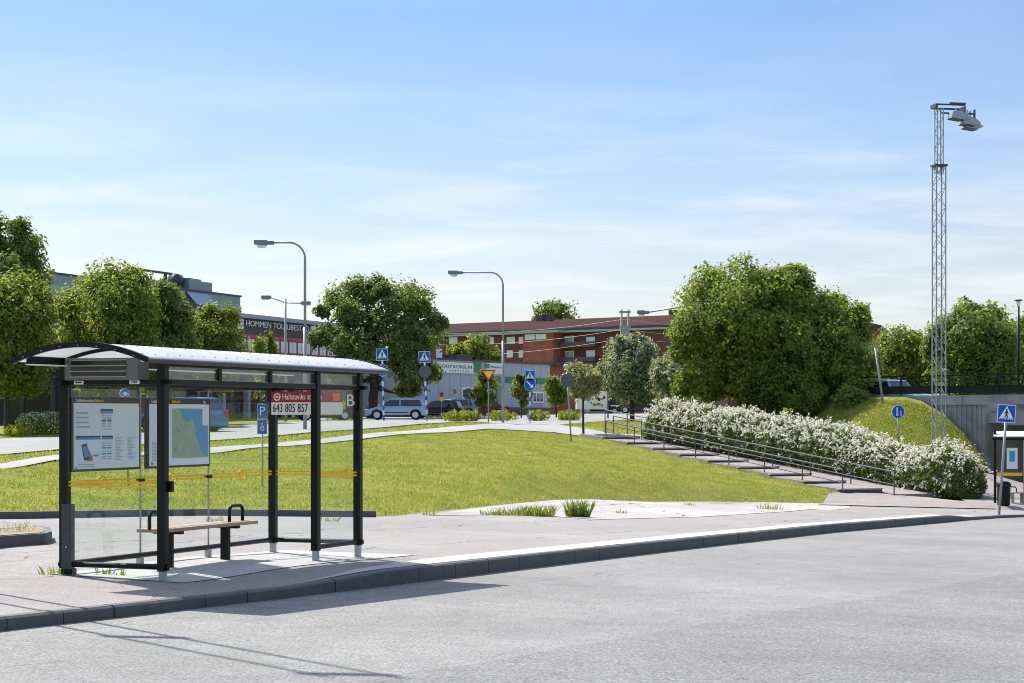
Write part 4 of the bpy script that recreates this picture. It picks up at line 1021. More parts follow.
for i, (px, w, lab) in enumerate(((33, 1.5, 'white flowering shrub left of the near shelter under the trees'), (50, 1.5, 'white flowering shrub just left of the shelter corner post'), (92, 2.0, 'white flowering shrub hidden behind the left poster'))):
    shrub('flowering_shrub', lab, px, 90+i, w, 0.95, L_dark, 70+i, 800, 0.1, L_cream, 'flowering shrubs under the roadside trees')
shrub('golden_shrub', 'low yellow-green shrub beside the bare trunk at the left edge', 16, 88, 1.2, 0.55, L_yel, 75, 500, 0.09)
shrub('green_shrub', 'dark shrub between the forked tree and the silver car', 340, 140, 2.6, 1.2, L_dark, 76, 900, 0.14)
shrub('green_shrub', 'green shrub behind the stop letter of the near shelter', 353, 138, 1.6, 1.5, L_lime, 78, 700, 0.13)
shrub('green_shrub', 'green shrub behind the silver car rear', 433, 152, 2.4, 1.0, L_dark, 77, 700, 0.14)

# the flowering hedge
rng = np.random.default_rng(7)
HA, HB = np.array([5.9, 96.2]), np.array([16.75, 76.7]); hd = (HB-HA)/np.linalg.norm(HB-HA); hp = np.array([-hd[1], hd[0]])
if hp[0] < 0: hp = -hp
HL = np.linalg.norm(HB-HA)
hz = thing('hedge', 'long white flowering hedge running along the stairs', 'hedge', (0, 0, 0))
def hedge_points(n, top):
    s = rng.uniform(0, HL, n); a = rng.uniform(0, 2*math.pi, n)
    lump = 1 + 0.03*np.sin(s*1.9) + 0.035*np.sin(s*4.3+1) + 0.04*np.sin(s*7.7+2)
    endf = np.clip(np.minimum(s+0.25, HL-s+0.25)/1.1, 0.2, 1)**0.5
    hh = (1.92 - 0.12*np.clip(s/HL, 0, 1))*lump*endf; ww = 1.05*lump*(0.5+0.5*endf)
    return s, a, hh, ww
n = 60000
s, a, hh, ww = hedge_points(n, 0); r = rng.uniform(0.6, 1.03, n)
w = np.cos(a)*ww*r; v = np.sin(a)*hh*0.55*r + hh*0.5
base = HA + hd*s[:, None] + hp*(w+1.2)[:, None]
fl_ = HA + hd*s[:, None]; G = ground_z(fl_[:, 0], fl_[:, 1])
P = np.c_[base, G + np.maximum(v, 0.03)]
Nn = unit(np.c_[hp*np.cos(a)[:, None], np.sin(a)[:, None]] + rng.normal(size=(n, 3))*.7)
V, Q = quads(P, Nn, 0.10, rng, 1.9); npmesh('foliage', V, Q, leafmat('hedge_leaves', [(0.15, (0.08, 0.125, 0.035)), (0.5, (0.12, 0.17, 0.05)), (0.85, (0.2, 0.24, 0.085))], 0.4), hz)
# arching sprays of blossom
ns = 1900
s, a, hh, ww = hedge_points(ns, 1); a = np.where(rng.uniform(size=ns) < 0.88, rng.uniform(0.4, 2.8, ns), rng.uniform(2.2, 4.0, ns))
PP = []; NN = []
for i in range(ns):
    out = np.array([hp[0]*math.cos(a[i]), hp[1]*math.cos(a[i]), math.sin(a[i])])
    b0 = HA + hd*s[i] + hp*(math.cos(a[i])*ww[i]*0.93+1.2); g = float(0)
    k = rng.integers(7, 15); L = rng.uniform(0.3, 0.85) if math.sin(a[i]) > 0.2 else rng.uniform(0.15, 0.35)
    dr = out + rng.normal(size=3)*.4 + np.array([hd[0]*.55, hd[1]*.55, 0.3]); dr /= np.linalg.norm(dr)
    u = np.linspace(0, 1, k)[:, None]
    pts = np.array([b0[0], b0[1], math.sin(a[i])*hh[i]*0.53 + hh[i]*0.5]) + dr*u*L - np.array([0, 0, 1])*(u**2)*L*0.45 + rng.normal(size=(k, 3))*.025
    PP.append(pts); NN.append(np.tile(out, (k, 1)))
PP = np.concatenate(PP); NN = np.concatenate(NN); sf = ((PP[:, :2]-HA)@hd)[:, None]; fl_ = HA + hd*sf; PP[:, 2] = np.maximum(PP[:, 2], 0.1) + ground_z(fl_[:, 0], fl_[:, 1])
V, Q = quads(PP, unit(NN + rng.normal(size=PP.shape)*.6), 0.088, rng, 1.15); npmesh('blossom', V, Q, L_flower, hz)
mb = MB()
for i in range(70):
    s_ = rng.uniform(0.3, HL-0.3); p = HA + hd*s_ + hp*rng.uniform(0.5, 1.9); g = gzat(*p)
    mb.tube([(p[0], p[1], g-0.1), (p[0]+rng.normal()*.1, p[1]+rng.normal()*.1, g+0.6), (p[0]+rng.normal()*.3, p[1]+rng.normal()*.3, g+1.3)], [0.03, 0.022, 0.01], 6)
mb.build('stems', M_bark, hz)
# ------------------------------------------------------------------ bridge and embankment on the right
BO = (22.0, 85.8); brz = math.atan2(0.75, -0.66)
br = thing('road_bridge', 'grey concrete road bridge with ribbed abutment at the right edge', 'bridge', (BO[0], BO[1], H0), brz); br.scale = (1.1, 1.1, 1.1)
m = MB(); m.box(-16, 13, -9.5, -0.32, -0.2, 0.2); m.build('deck', M_concrete, br)
m = MB()
for a, b in ((-16, -4.02), (-4.0, 1.98), (2.0, 2.9), (2.93, 7.2)): m.box(a, b, -0.30, 0.0, 0.53, 0.92)
m.build('edge_beam', M_concrete, br)
m = MB(); m.box(1.95, 7.1, -1.2, -0.12, -4.5, 0.528)
x = 2.1
while x < 7.0: m.box(x, x+0.09, -0.12, -0.085, -4.5, 0.50); x += 0.24
m.box(1.95, 2.8, -9.3, -1.2, -4.5, -0.19); m.build('abutment', M_concrete, br)
m = MB(); m.box(-9, 1.25, -1.7, -0.312, -0.28, 0.515); m.box(-9, 1.25, -8.6, -7.2, -0.5, -0.19); m.build('cross_beam', M_concrete, br)
for yy in (-1.05, -7.9):
    m = MB(); m.smooth = True; m.cyl((-5.5, yy, -4.6), (-5.5, yy, -0.28), 0.4, n=16); m.build('pier', M_concrete, br)
m = MB(); m.box(-18, -15, -9.4, -0.2, -4.5, 0.3); m.build('abutment', M_concrete, br)
m = MB(); m.box(-16, 13, -9.3, -0.6, 0.202, 0.22); m.build('road_surface', M_road2, br)
bf = thing('bridge_fence', 'black steel fence with a solid lower band along the bridge edge', 'fence', (BO[0], BO[1], H0), brz); bf.scale = (1.1, 1.1, 1.1)
m = MB(); m.box(-16, 13, -0.22, -0.17, 0.99, 1.28); m.box(-16, 13, -0.23, -0.16, 1.28, 1.31); m.build('lower_band', M_black, bf)
m = MB(); m.box(-16, 13, -0.23, -0.16, 1.68, 1.74); m.box(-16, 13, -0.21, -0.18, 1.48, 1.51); m.build('top_rail', M_black, bf)
x = -15.5
while x < 13: m = MB(); m.box(x, x+0.06, -0.24, -0.15, 0.92, 1.74); m.build('post', M_black, bf); x += 2.4
bl = thing('bridge_lamp', 'slim black lamp post with a flat cap at the right edge of the bridge', 'street lamp', (gx(1018.5, 87.5), 87.5, H0+0.24))
zt_ = gz(299.5, 87.5)-H0-0.24
m = MB(); m.smooth = True; m.cyl((0, 0, -0.4), (0, 0, zt_-0.3), 0.07, 0.05, 10); m.build('pole', M_black, bl)
m = MB(); m.smooth = True; m.cyl((0, 0, zt_-0.3), (0, 0, zt_-0.05), 0.06, 0.10, 12); m.build('lamp_glass', M_signwhite, bl)
m = MB(); m.smooth = True; m.cyl((0, 0, zt_-0.05), (0, 0, zt_), 0.2, 0.14, 16); m.build('lamp_cap', M_black, bl)

crest = [(690,418,112),(760,405,102.5),(830,400.2,93.4),(862,399.5,91.7),(885,400.2,90.7),(905,400.5,89.9),(922,404.5,89.2),(943,417,88.3),(964,436,87.5),(983,460,86.7),(991,484,86.2),(995,499,85.8)]
footl = [(690,428,103),(760,437,95),(830,447,87.8),(862,452,84.9),(885,458,83.6),(905,464,82.6),(925,471,81.6),(945,479,80.8),(965,489,80.4),(983,497,80.2),(990,500,80.1),(994,501,80.0)]
def emb(na, nb, mb_):
    A = np.array([[gx(p, Y), Y, gz(q, Y)] for p, q, Y in crest]); B = np.array([[gx(p, Y), Y, gz(q, Y)] for p, q, Y in footl])
    t = np.linspace(0, len(A)-1, na); A = np.stack([np.interp(t, range(len(A)), A[:, k]) for k in range(3)], 1); B = np.stack([np.interp(t, range(len(B)), B[:, k]) for k in range(3)], 1)
    return A, B
EA, EB = emb(120, 0, 0); tt = np.linspace(-0.06, 1.05, 26)[None, :, None]
E = EA[:, None]*(1-tt) + EB[:, None]*tt; E[:, :, 2] += 0.03*np.sin(np.clip(tt[..., 0], 0, 1)*math.pi)
o = grid_mesh('grass_embankment', E[..., 0], E[..., 1], E[..., 2], M_grass); struct(o, 'mown grass embankment rising to the bridge')
ribbon('side_pavement', [(16.6, 72.4), (19, 72.9), (30, 74.6)], [(17.8, 80.5), (21, 87), (32, 92)], 40, 20, ground_z, 0.05, M_ramp, 'reddish pavement beside the bridge underpass')
ribbon('underpass_floor', [(21, 86.8), (32, 91.8)], [(30, 100), (42, 104)], 20, 16, ground_z, 0.06, M_pave, 'pavement under the bridge')

# second shelter under the bridge edge
x0, y0 = gx(995, 74.6), 74.6; zg = gzat(x0+0.7, y0)
s2 = thing('bus_shelter', 'farther bus shelter with lit poster half cut off by the right picture edge', 'bus shelter', (x0, y0, zg), R(-14))
H2 = gz(438.5, y0) - zg
for (x, y) in ((0, 0), (2.9, 0), (0, 1.3), (2.9, 1.3)):
    m = MB(); m.box(x-0.045, x+0.045, y-0.045, y+0.045, -0.1, H2+0.3*(x == 0 and y == 0)); m.build('post', M_black, s2)
m = MB(); m.box(-0.1, 3.0, -0.05, 0.05, H2-0.06, H2+0.02); m.box(-0.1, 3.0, 1.25, 1.35, H2-0.06, H2+0.02); m.build('roof_beam', M_black, s2)
m = MB(); m.smooth = True
for i in range(10):
    ya, yb2 = -0.25+0.185*i, -0.25+0.185*(i+1); za = H2+0.06+0.18*math.sin(math.pi*i/10); zb2 = H2+0.06+0.18*math.sin(math.pi*(i+1)/10)
    m.prism([(ya, za), (yb2, zb2), (yb2, zb2+0.03), (ya, za+0.03)], 'x', -0.05, 3.2)
m.build('roof', M_roof, s2)
for (xa, xb) in ((0.06, 1.02), (1.10, 1.9), (1.98, 2.84)):
    m = MB(); m.box(xa, xb, 1.28, 1.295, 0.2, H2-0.1); m.build('glass_panel', M_glass, s2)
m = MB()
for xx in (1.06, 1.94): m.box(xx-0.03, xx+0.03, 1.26, 1.31, 0.1, H2-0.05)
m.build('mullion', M_galv, s2)
m = MB(); m.box(0.42, 0.82, 1.22, 1.27, 1.32, 2.12); pc = m.build('poster_case', M_poster, s2)
m = MB(); m.box(0.52, 0.72, 1.21, 1.222, 1.60, 2.0); m.build('map_sea', M_printblue, pc)
m = MB(); m.box(0.06, 1.0, 1.265, 1.28, 1.06, 1.18); m.build('safety_film', M_yellow, s2)
# bench and bin in front
b2 = thing('bench', 'grey bench with rounded arm loops in the farther shelter at the right edge', 'bench', (gx(1016.5, 74.9), 74.9, zg), R(8))
m = MB()
for k in range(3): m.box(-0.35, 1.6, -0.2+0.14*k, -0.08+0.14*k, 0.43, 0.47)
m.build('seat', M_galv, b2)
for xx in (-0.2, 0.25, 1.3):
    m = MB(); m.box(xx-0.05, xx+0.05, -0.15, 0.15, -0.05, 0.43); m.build('leg', M_galv, b2)
for xx in (-0.28, 0.32):
    m = MB(); m.smooth = True; m.tube([(xx, -0.05, 0.46), (xx, -0.05, 0.60), (xx+0.06, -0.05, 0.67), (xx+0.2, -0.05, 0.67), (xx+0.26, -0.05, 0.60), (xx+0.26, -0.05, 0.46)], 0.025, 8); m.build('arm_loop', M_darkgrey, b2)
xb_, yb3 = gx(1003.5, 73.6), 73.6; zb3 = gzat(xb_, yb3)
bn = thing('litter_bin', 'black litter bin with rounded lid beside the tilted crossing sign', 'litter bin', (xb_, yb3, zb3))
m = MB(); m.box(-0.20, 0.20, -0.18, 0.18, 0.06, 0.74, bev=0.03); m.build('body', M_black, bn)
m = MB(); m.smooth = True
m.prism([(-0.235, 0.74), (0.235, 0.74), (0.235, 0.80), (0.20, 0.90), (0.1, 0.945), (-0.1, 0.945), (-0.20, 0.90), (-0.235, 0.80)], 'y', -0.21, 0.21); m.build('lid', M_black, bn)
m = MB(); m.box(-0.15, 0.15, -0.215, -0.205, 0.76, 0.83); m.build('opening', M_rubber, bn)
for q in (-0.15, 0.15): m = MB(); m.box(q-0.03, q+0.03, -0.1, 0.1, -0.1, 0.06); m.build('foot', M_black, bn)

# ------------------------------------------------------------------ vehicles
def car(name, label, px, Y, rz, L, W, Hh, bodymat, style='hatch', zb=None, group=None, cat='car'):
    x = gx(px, Y); z = gzat(x, Y)+0.05 if zb is None else zb
    t = thing(name, label, cat, (x, Y, z), rz, group)
    h = L/2; wr = 0.33; xf, xr = h-0.86, -h+0.82; belt = Hh*0.60; hood = belt-0.06; b0 = 0.24
    def arch(c): return [(c+0.40*math.cos(a), max(b0, wr+0.40*math.sin(a))) for a in [math.pi*k/8 for k in range(9)]]
    poly = [(h*.98, b0)] + arch(xf) + arch(xr) + [(-h*.98, b0), (-h, 0.45), (-h*.99, belt*.85), (-h*.965, belt)]
    ws = {'hatch': (0.30, 0.10, -0.80, -0.90), 'mpv': (0.60, 0.20, -0.86, -0.96), 'sedan': (0.28, 0.06, -0.46, -0.72)}[style]
    poly += [(h*ws[0], belt), (h*.80, hood-0.07), (h*.95, hood-0.2), (h*1.0, 0.52)]
    m = MB(); m.prism(poly, 'y', -W/2, W/2); bd = m.build('body', bodymat, t)
    bm = bmesh.new(); bm.from_mesh(bd.data)
    bmesh.ops.bevel(bm, geom=[e for e in bm.edges if abs(e.verts[0].co.y-e.verts[1].co.y) < 1e-4 and min(v.co.z for v in e.verts) > 0.42], offset=0.05, segments=2, affect='EDGES')
    bm.to_mesh(bd.data); bm.free()
    B = [(h*ws[0], belt-0.01), (-h*ws[3]*-1, belt-0.01)]; rt = Hh; wi = W/2*0.97; wt = W/2*0.76
    xb0, xb1, xt0, xt1 = h*ws[0], h*ws[3], h*ws[1], h*ws[2]
    n = 6; top = [(xt0+(xt1-xt0)*k/n, rt-0.07*abs(2*k/n-1)**2.2) for k in range(n+1)]
    side = [(xb0, belt-0.02)] + top + [(xb1, belt-0.02)]
    def wy(zz): u = (zz-belt)/(rt-belt); return wi+(wt-wi)*max(u, 0)
    vs = [(a, wy(b), b) for a, b in side] + [(a, -wy(b), b) for a, b in side]; k = len(side)
    m = MB(); m.add(vs, [tuple(range(k)), tuple(range(2*k-1, k-1, -1))] + [(i, k+i, k+i+1, i+1) for i in range(k-1)]); rf2 = m.build('roof', bodymat, t)
    def sidewin(xa, xb, xc, xd):   # bottom a..b, top c..d
        for sgn, nm in ((1, 'window'), (-1, 'window')):
            zl, zh = belt+0.03, rt-0.12
            m = MB(); e = 0.006
            q = [(xa, sgn*(wy(zl)+e), zl), (xb, sgn*(wy(zl)+e), zl), (xd, sgn*(wy(zh)+e), zh), (xc, sgn*(wy(zh)+e), zh)]
            m.add(q + [(a, b-sgn*0.02, c) for a, b, c in q], [(0, 1, 2, 3), (4, 7, 6, 5), (0, 4, 5, 1), (1, 5, 6, 2), (2, 6, 7, 3), (3, 7, 4, 0)]); m.build(nm, M_carglass, t)
    mid = (xb0+xb1)/2+0.1
    ins = 0.86
    sidewin(xb0-0.16, mid+0.04, xt0-0.02, mid+0.04); sidewin(mid-0.04, xb1+0.28, mid-0.04, xt1+0.22)
    for (a, b, nm, s) in ((xb0, xt0, 'windscreen', 1), (xb1, xt1, 'rear_window', -1)):
        zl, zh = belt+0.05, rt-0.10; f = lambda zz: a+(b-a)*(zz-belt)/(rt-0.07-belt)
        m = MB(); q = [(f(zl)+s*.008, -wy(zl)*.9, zl), (f(zl)+s*.008, wy(zl)*.9, zl), (f(zh)+s*.008, wy(zh)*.9, zh), (f(zh)+s*.008, -wy(zh)*.9, zh)]
        m.add(q + [(c-s*0.02, d, e2) for c, d, e2 in q], [(0, 1, 2, 3), (4, 7, 6, 5), (0, 4, 5, 1), (1, 5, 6, 2), (2, 6, 7, 3), (3, 7, 4, 0)]); m.build(nm, M_carglass, t)
    for cx in (xf, xr):
        for sy in (-1, 1):
            m = MB(); m.smooth = True; yo = sy*(W/2+0.005); m.cyl((cx, yo-sy*0.21, wr), (cx, yo, wr), wr, n=20); w_ = m.build('tyre', M_rubber, t)
            m = MB(); m.cyl((cx, yo-sy*0.05, wr), (cx, yo+sy*0.008, wr), wr*.66, n=16)
            w_r = m.build('rim', M_chrome, w_)
    for sy in (-1, 1):
        m = MB(); m.box(h*.90, h*.99, sy*W*.28-0.16*(1), sy*W*.28+0.16, hood-0.27, hood-0.12, bev=0.02); m.build('headlight', M_signwhite, t)
        m = MB(); m.box(-h*1.005, -h*.94, sy*W*.40-0.11, sy*W*.40+0.11, belt-0.28, belt+0.02, bev=0.02); m.build('tail_light', M_redlamp, t)
        m = MB(); m.box(h*ws[0]-0.25, h*ws[0]-0.12, sy*(W/2+0.12)-0.09, sy*(W/2+0.12)+0.09, belt+0.02, belt+0.16, bev=0.03); m.build('mirror', bodymat, t)
        m = MB(); m.box(xr+0.5, xf-0.5, sy*(W/2)-0.004, sy*(W/2)+0.012, 0.46, 0.53); m.build('side_strip', M_darkgrey, t)
    m = MB(); m.box(-0.98*h, 0.98*h, -W/2*.9, W/2*.9, 0.2, 0.3); m.build('underbody', M_rubber, t)
    return t
C_silver = paint('silver_paint', (0.30, 0.40, 0.52), 0.3, 0.4, 0.05); C_blue = paint('mid_blue_paint', (0.06, 0.22, 0.42), 0.25, 0.3, 0.05)
C_grey = paint('grey_blue_paint', (0.17, 0.24, 0.32), 0.3, 0.4, 0.05); C_dark = paint('dark_green_paint', (0.015, 0.03, 0.03), 0.25, 0.2, 0.05)
C_maroon = paint('maroon_paint', (0.13, 0.03, 0.035), 0.3, 0.3, 0.05); C_sky = paint('sky_blue_paint', (0.32, 0.60, 0.88), 0.25, 0.2, 0.05); C_black = paint('black_car_paint', (0.012, 0.013, 0.016), 0.2, 0.1, 0.03)
car('parked_car', 'silver people carrier parked side-on below the forked tree', 396.5, 139, R(180), 4.35, 1.8, 1.5, C_silver, 'mpv')
car('parked_car', 'blue car on the upper road mostly behind the map poster', 181, 90, R(150), 4.1, 1.75, 1.55, C_blue, 'hatch')
car('parked_car', 'grey-blue hatchback parked beside the red and yellow marker', 450, 155, R(205), 4.1, 1.72, 1.45, C_grey, 'hatch')
car('parked_car', 'dark green car just behind the rear of the silver people carrier', 436, 150, R(170), 4.2, 1.72, 1.3, C_dark, 'hatch')
car('parked_car', 'maroon car behind the golden shrubs before the store', 482, 158, R(185), 4.2, 1.72, 1.35, C_maroon, 'sedan')
car('parked_car', 'dark car behind the red stop sign of the near shelter', 324, 136, R(15), 4.3, 1.75, 1.4, C_dark, 'sedan')
car('parked_car', 'black car with bright windscreen beyond the left end of the hedge', 640, 185, R(175), 4.4, 1.78, 1.45, C_black, 'sedan')
car('passing_car', 'light blue car on the bridge behind the black fence', 893, 95.3, R(-48.7), 4.5, 1.85, 1.6, C_sky, 'hatch', zb=H0+0.25)

Y = 225; xt_ = gx(598, Y); ztk = gz(415.5, Y)
tk = thing('delivery_truck', 'white box truck with colourful pictures and a black cab', 'truck', (xt_, Y, ztk))
TX = lambda p: (p-598)/F*Y; TZ = lambda q: gz(q, Y)-ztk
m = MB(); m.box(TX(576), TX(607), -1.2, 1.2, TZ(409.5), TZ(391.5), bev=0.03); bx = m.build('cargo_box', M_white, tk)
rr = random.Random(9)
for (mm, nm, items) in ((M_orange, 'orange_picture', [(599.5, 603, 398.2, 400), (592, 596, 403, 406.5), (600, 603, 404, 406.8), (594, 595.5, 393, 398)]), (M_posterhead, 'dark_picture', [(593, 597, 393, 396), (597, 600, 397.5, 401.5), (590, 591.5, 402, 404), (602.5, 605, 396, 399.5)]), (M_printblue, 'blue_picture', [(591, 593, 398, 400), (586, 590, 396, 402)]), (M_skin, 'brown_picture', [(595, 597.5, 396, 400), (596, 600, 403, 405.5)])):
    m = MB()
    for (a, b, c, d) in items:
        n = 9; cx = (TX(a)+TX(b))/2; cz = (TZ(c)+TZ(d))/2; rx = abs(TX(b)-TX(a))/2; rz = abs(TZ(d)-TZ(c))/2
        m.prism([(cx+rx*math.cos(2*math.pi*k/n)*rr.uniform(.8, 1.25), cz+rz*math.sin(2*math.pi*k/n)*rr.uniform(.8, 1.2)) for k in range(n)], 'y', -1.212-rr.uniform(0, .004), -1.198)
    m.build(nm, mm, bx)
m = MB(); m.box(TX(576), TX(607), -1.0, 1.0, TZ(411), TZ(409.6)); m.build('chassis', M_black, tk)
m = MB(); m.box(TX(578), TX(606), -1.22, -1.17, TZ(412.6), TZ(411.4)); m.build('side_guard', M_galv, tk)
m = MB(); m.prism([(TX(607.6), TZ(414)), (TX(622), TZ(414)), (TX(622.3), TZ(405)), (TX(620.8), TZ(394.5)), (TX(619), TZ(392.5)), (TX(607.6), TZ(392.5))], 'y', -1.15, 1.15); cab = m.build('cab', C_black, tk)
m = MB(); m.prism([(TX(612), TZ(403)), (TX(619.5), TZ(403)), (TX(618.5), TZ(396)), (TX(612), TZ(396))], 'y', -1.165, -1.14); m.build('window', M_carglass, cab)
m = MB(); m.box(TX(610), TX(619), -1.165, -1.14, TZ(406.3), TZ(405)); m.build('lettering', M_signwhite, cab)
m = MB(); m.prism([(-1.0, TZ(403)), (1.0, TZ(403)), (0.95, TZ(396)), (-0.95, TZ(396))], 'x', TX(621.6), TX(622.2)); m.build('windscreen', M_carglass, cab)
for px_ in (614, 582, 587):
    for sy in (-1, 1):
        m = MB(); m.smooth = True; m.cyl((TX(px_), sy*1.17-sy*.3, 0.48), (TX(px_), sy*1.17, 0.48), 0.48, n=18); w_ = m.build('tyre', M_rubber, tk)
        m = MB(); m.cyl((TX(px_), sy*1.16, 0.48), (TX(px_), sy*1.185, 0.48), 0.27, n=14); m.build('rim', M_chrome, w_)

# ------------------------------------------------------------------ buildings
class Facade:
    """local x along a wall, local y out of it; columns/rows of the picture give sizes on the wall"""
    def __init__(s, X0, Y0, dx, dy, zb):
        L = math.hypot(dx, dy); s.X0, s.Y0, s.dx, s.dy, s.zb = X0, Y0, dx/L, dy/L, zb
        s.rz = math.atan2(s.dy, s.dx)
    def t(s, px): q = (px-CX)/F; return (q*s.Y0 - s.X0)/(s.dx - q*s.dy)
    def z(s, py, px): return gz(py, s.Y0 + s.dy*s.t(px)) - s.zb
    def root(s, name, label): return thing(name, label, 'building', (s.X0, s.Y0, s.zb), s.rz)
M_brown = paint('brown_cladding', (0.10, 0.06, 0.065), 0.6, 0, 0.2, 0.6); M_redtrim = paint('red_trim', (0.52, 0.06, 0.10), 0.5, 0, 0.1)
M_greymetal = paint('grey_green_metal', (0.27, 0.34, 0.34), 0.5, 0, 0.15, 0.5); M_soffit = paint('pale_soffit', (0.36, 0.42, 0.46), 0.5, 0, 0.15)
M_groundfl = paint('dark_ground_floor', (0.055, 0.05, 0.05), 0.6, 0, 0.35, 0.7); M_letterblue = paint('pale_blue_letters', (0.8, 0.88, 0.92), 0.4)
M_hvac = paint('blue_grey_duct', (0.22, 0.30, 0.36), 0.4, 0.3, 0.2)
# a) long commercial building on the left
fa = Facade(-15.34, 169, -0.3316, -0.943, H0-0.7)
A = fa.root('commercial_building', 'long brown and red commercial building with grey upper storey behind the roadside trees')
t0, t1 = -2.0, 56.0
zr = fa.z(313.5, 241); zso = fa.z(318.3, 241); zfa = fa.z(334, 245); zred = fa.z(337.5, 245); zw0 = fa.z(352.5, 270); zlow = fa.z(357, 270)
m = MB(); m.box(t0, t1, -15, -0.6, -1.0, zlow-1.6); m.build('ground_floor_wall', M_groundfl, A)
m = MB(); m.box(t0, t1, -15, -0.02, zlow-1.6, zr-0.05); m.build('wall', M_brown, A)
m = MB(); m.box(t0-0.3, t1, -15.2, 0.30, zso+0.05, zr); m.build('roof_edge', M_soffit, A)
m = MB(); m.box(t0, t1, -0.02, 0.07, zfa-0.02, zfa+(zred-zfa)+0.0) if zred > zfa else m.box(t0, t1, -0.02, 0.07, zred, zfa); m.box(t0, t1, -0.02, 0.07, zw0-0.30, zw0-0.02); m.build('red_band', M_redtrim, A)
m = MB(); m.box(t0, t1, -0.02, 0.25, zlow-1.7, zlow-1.3); m.build('canopy_edge', M_darkgrey, A)
x = t0+0.3; k = 0
while x < t1-2.5:
    w = 1.45 if k % 3 else 2.5
    m = MB(); m.box(x, x+w, -0.01, 0.05, zw0, zred-0.02); fr = m.build('window', M_redtrim, A)
    m = MB(); n_ = 2 if w < 2 else 3
    for j in range(n_): m.box(x+0.1+j*(w-0.1)/n_, x+(j+1)*(w-0.1)/n_, 0.045, 0.06, zw0+0.06, zred-0.09)
    m.build('pane', M_winblue, fr); x += w+0.12; k += 1
for px in (287, 318, 250, 225, 300):
    tx_ = fa.t(px); m = MB(); m.box(tx_-0.22, tx_+0.22, -0.45, -0.05, -0.9, zlow-1.6); m.build('column', M_soffit, A)
m = MB()
for k in range(14): m.box(t0+1+k*3.6, t0+3.9+k*3.6, -0.61, -0.57, -0.3, zlow-2.2)
m.build('shop_windows', M_slot, A)
def fl(text, pa, pb, pya, pyb, mat, parent, f, name='lettering', y=0.09, gap=1.0):
    ta, tb_ = f.t(pa), f.t(pb); za, zb_ = f.z(pya, pa), f.z(pyb, pa); sz = (za-zb_)/0.70
    o = lettering(text, sz, mat, parent, Matrix.Translation(((ta+tb_)/2, y, (za+zb_)/2)) @ Matrix.Rotation(math.pi, 4, 'Z'), name, 0.02)
    w = o.dimensions.x or (max(v.co.x for v in o.data.vertices)-min(v.co.x for v in o.data.vertices))
    s = abs(ta-tb_)/w; c = (ta+tb_)/2
    for v in o.data.vertices: v.co.x = c+(v.co.x-c)*s
    return o
fl('HOMMEN TOLLUBESTAD', 245, 308, 320.3, 326.3, M_letterblue, A, fa)
m = MB(); m.box(fa.t(242.6), fa.t(237.0), 0.0, 0.09, fa.z(329, 240), fa.z(318.8, 240)); pe = m.build('round_logo_panel', M_letterblue, A)
fl('C', 238, 242, 321.5, 326.5, M_darkgrey, pe, fa, 'lettering', 0.095)
m = MB(); m.box(fa.t(315), fa.t(310.3), 0.0, 0.09, fa.z(334.5, 312), fa.z(326, 312)); m.build('sign_panel', M_letterblue, A)
tu = fa.t(241.5); zu = fa.z(297, 241)
m = MB(); m.box(tu, 46, -13, -0.1, zr-0.1, zu); us = m.build('upper_storey', M_greymetal, A)
m = MB(); m.box(tu-0.1, 46.1, -13.1, 0.0, zu, zu+0.12); m.build('roof_flashing', M_darkgrey, us)
m = MB(); m.box(tu, 46, -0.1, -0.04, zr+0.05, zr+0.55); m.build('lower_trim', M_soffit, us)
# rooftop machinery
ta, tb_ = fa.t(208)-3.1, fa.t(183)-3.1
zA_ = zu+0.1; zt2 = fa.z(276.5, 195)
m = MB(); q = [(ta+1.7, zA_), (tb_, zA_), (tb_, zA_+1.0), (tb_-1.0, zt2), (ta+2.0, zt2), (ta+1.7, zt2-0.3)]; m.prism(q, 'y', -3.5, -1.2); hv = m.build('ventilation_unit', M_hvac, A)
m = MB(); m.box(ta, ta+1.5, -3.3, -1.3, zA_, fa.z(279.5, 205)); m.build('side_duct', M_hvac, hv)
m = MB(); m.smooth = True; m.cyl((tb_+0.9, -2, zA_+0.75), (tb_+0.2, -2, zA_+0.75), 0.55, n=14); m.build('fan', M_darkgrey, hv)
m = MB(); m.box(tb_+1.2, tb_+6.5, -2.1, -1.9, zA_+1.15, zA_+1.3); m.box(tb_+2.0, tb_+2.15, -2.1, -1.9, zA_, zA_+1.2); m.build('roof_pipe', M_darkgrey, A)
m = MB(); s0_, s1_ = fa.t(207), fa.t(186); m.prism([(0.0, zr+1.2), (0.9, zr+0.25), (0.9, zr+0.15), (0.0, zr+1.1)], 'x', s0_, s1_); m.build('slanted_canopy', paint('blue_canopy', (0.10, 0.17, 0.28), 0.3, 0.2), A)
rs0, rs1 = fa.t(167)-1.3, fa.t(133)-1.3
m = MB(); m.box(rs0, rs1, -0.7, -0.5, zu+0.15, fa.z(279.5, 150)); rsn = m.build('roof_sign', M_letterblue, A)
m = MB(); m.box(rs1-0.3, rs1, -2.5, -0.72, zu+0.1, fa.z(278, 135)); m.build('sign_end', M_signblue, rsn)
fl('I S  S', 139, 164.5, 281.5, 287, M_signred, rsn, fa, 'lettering', -0.49)

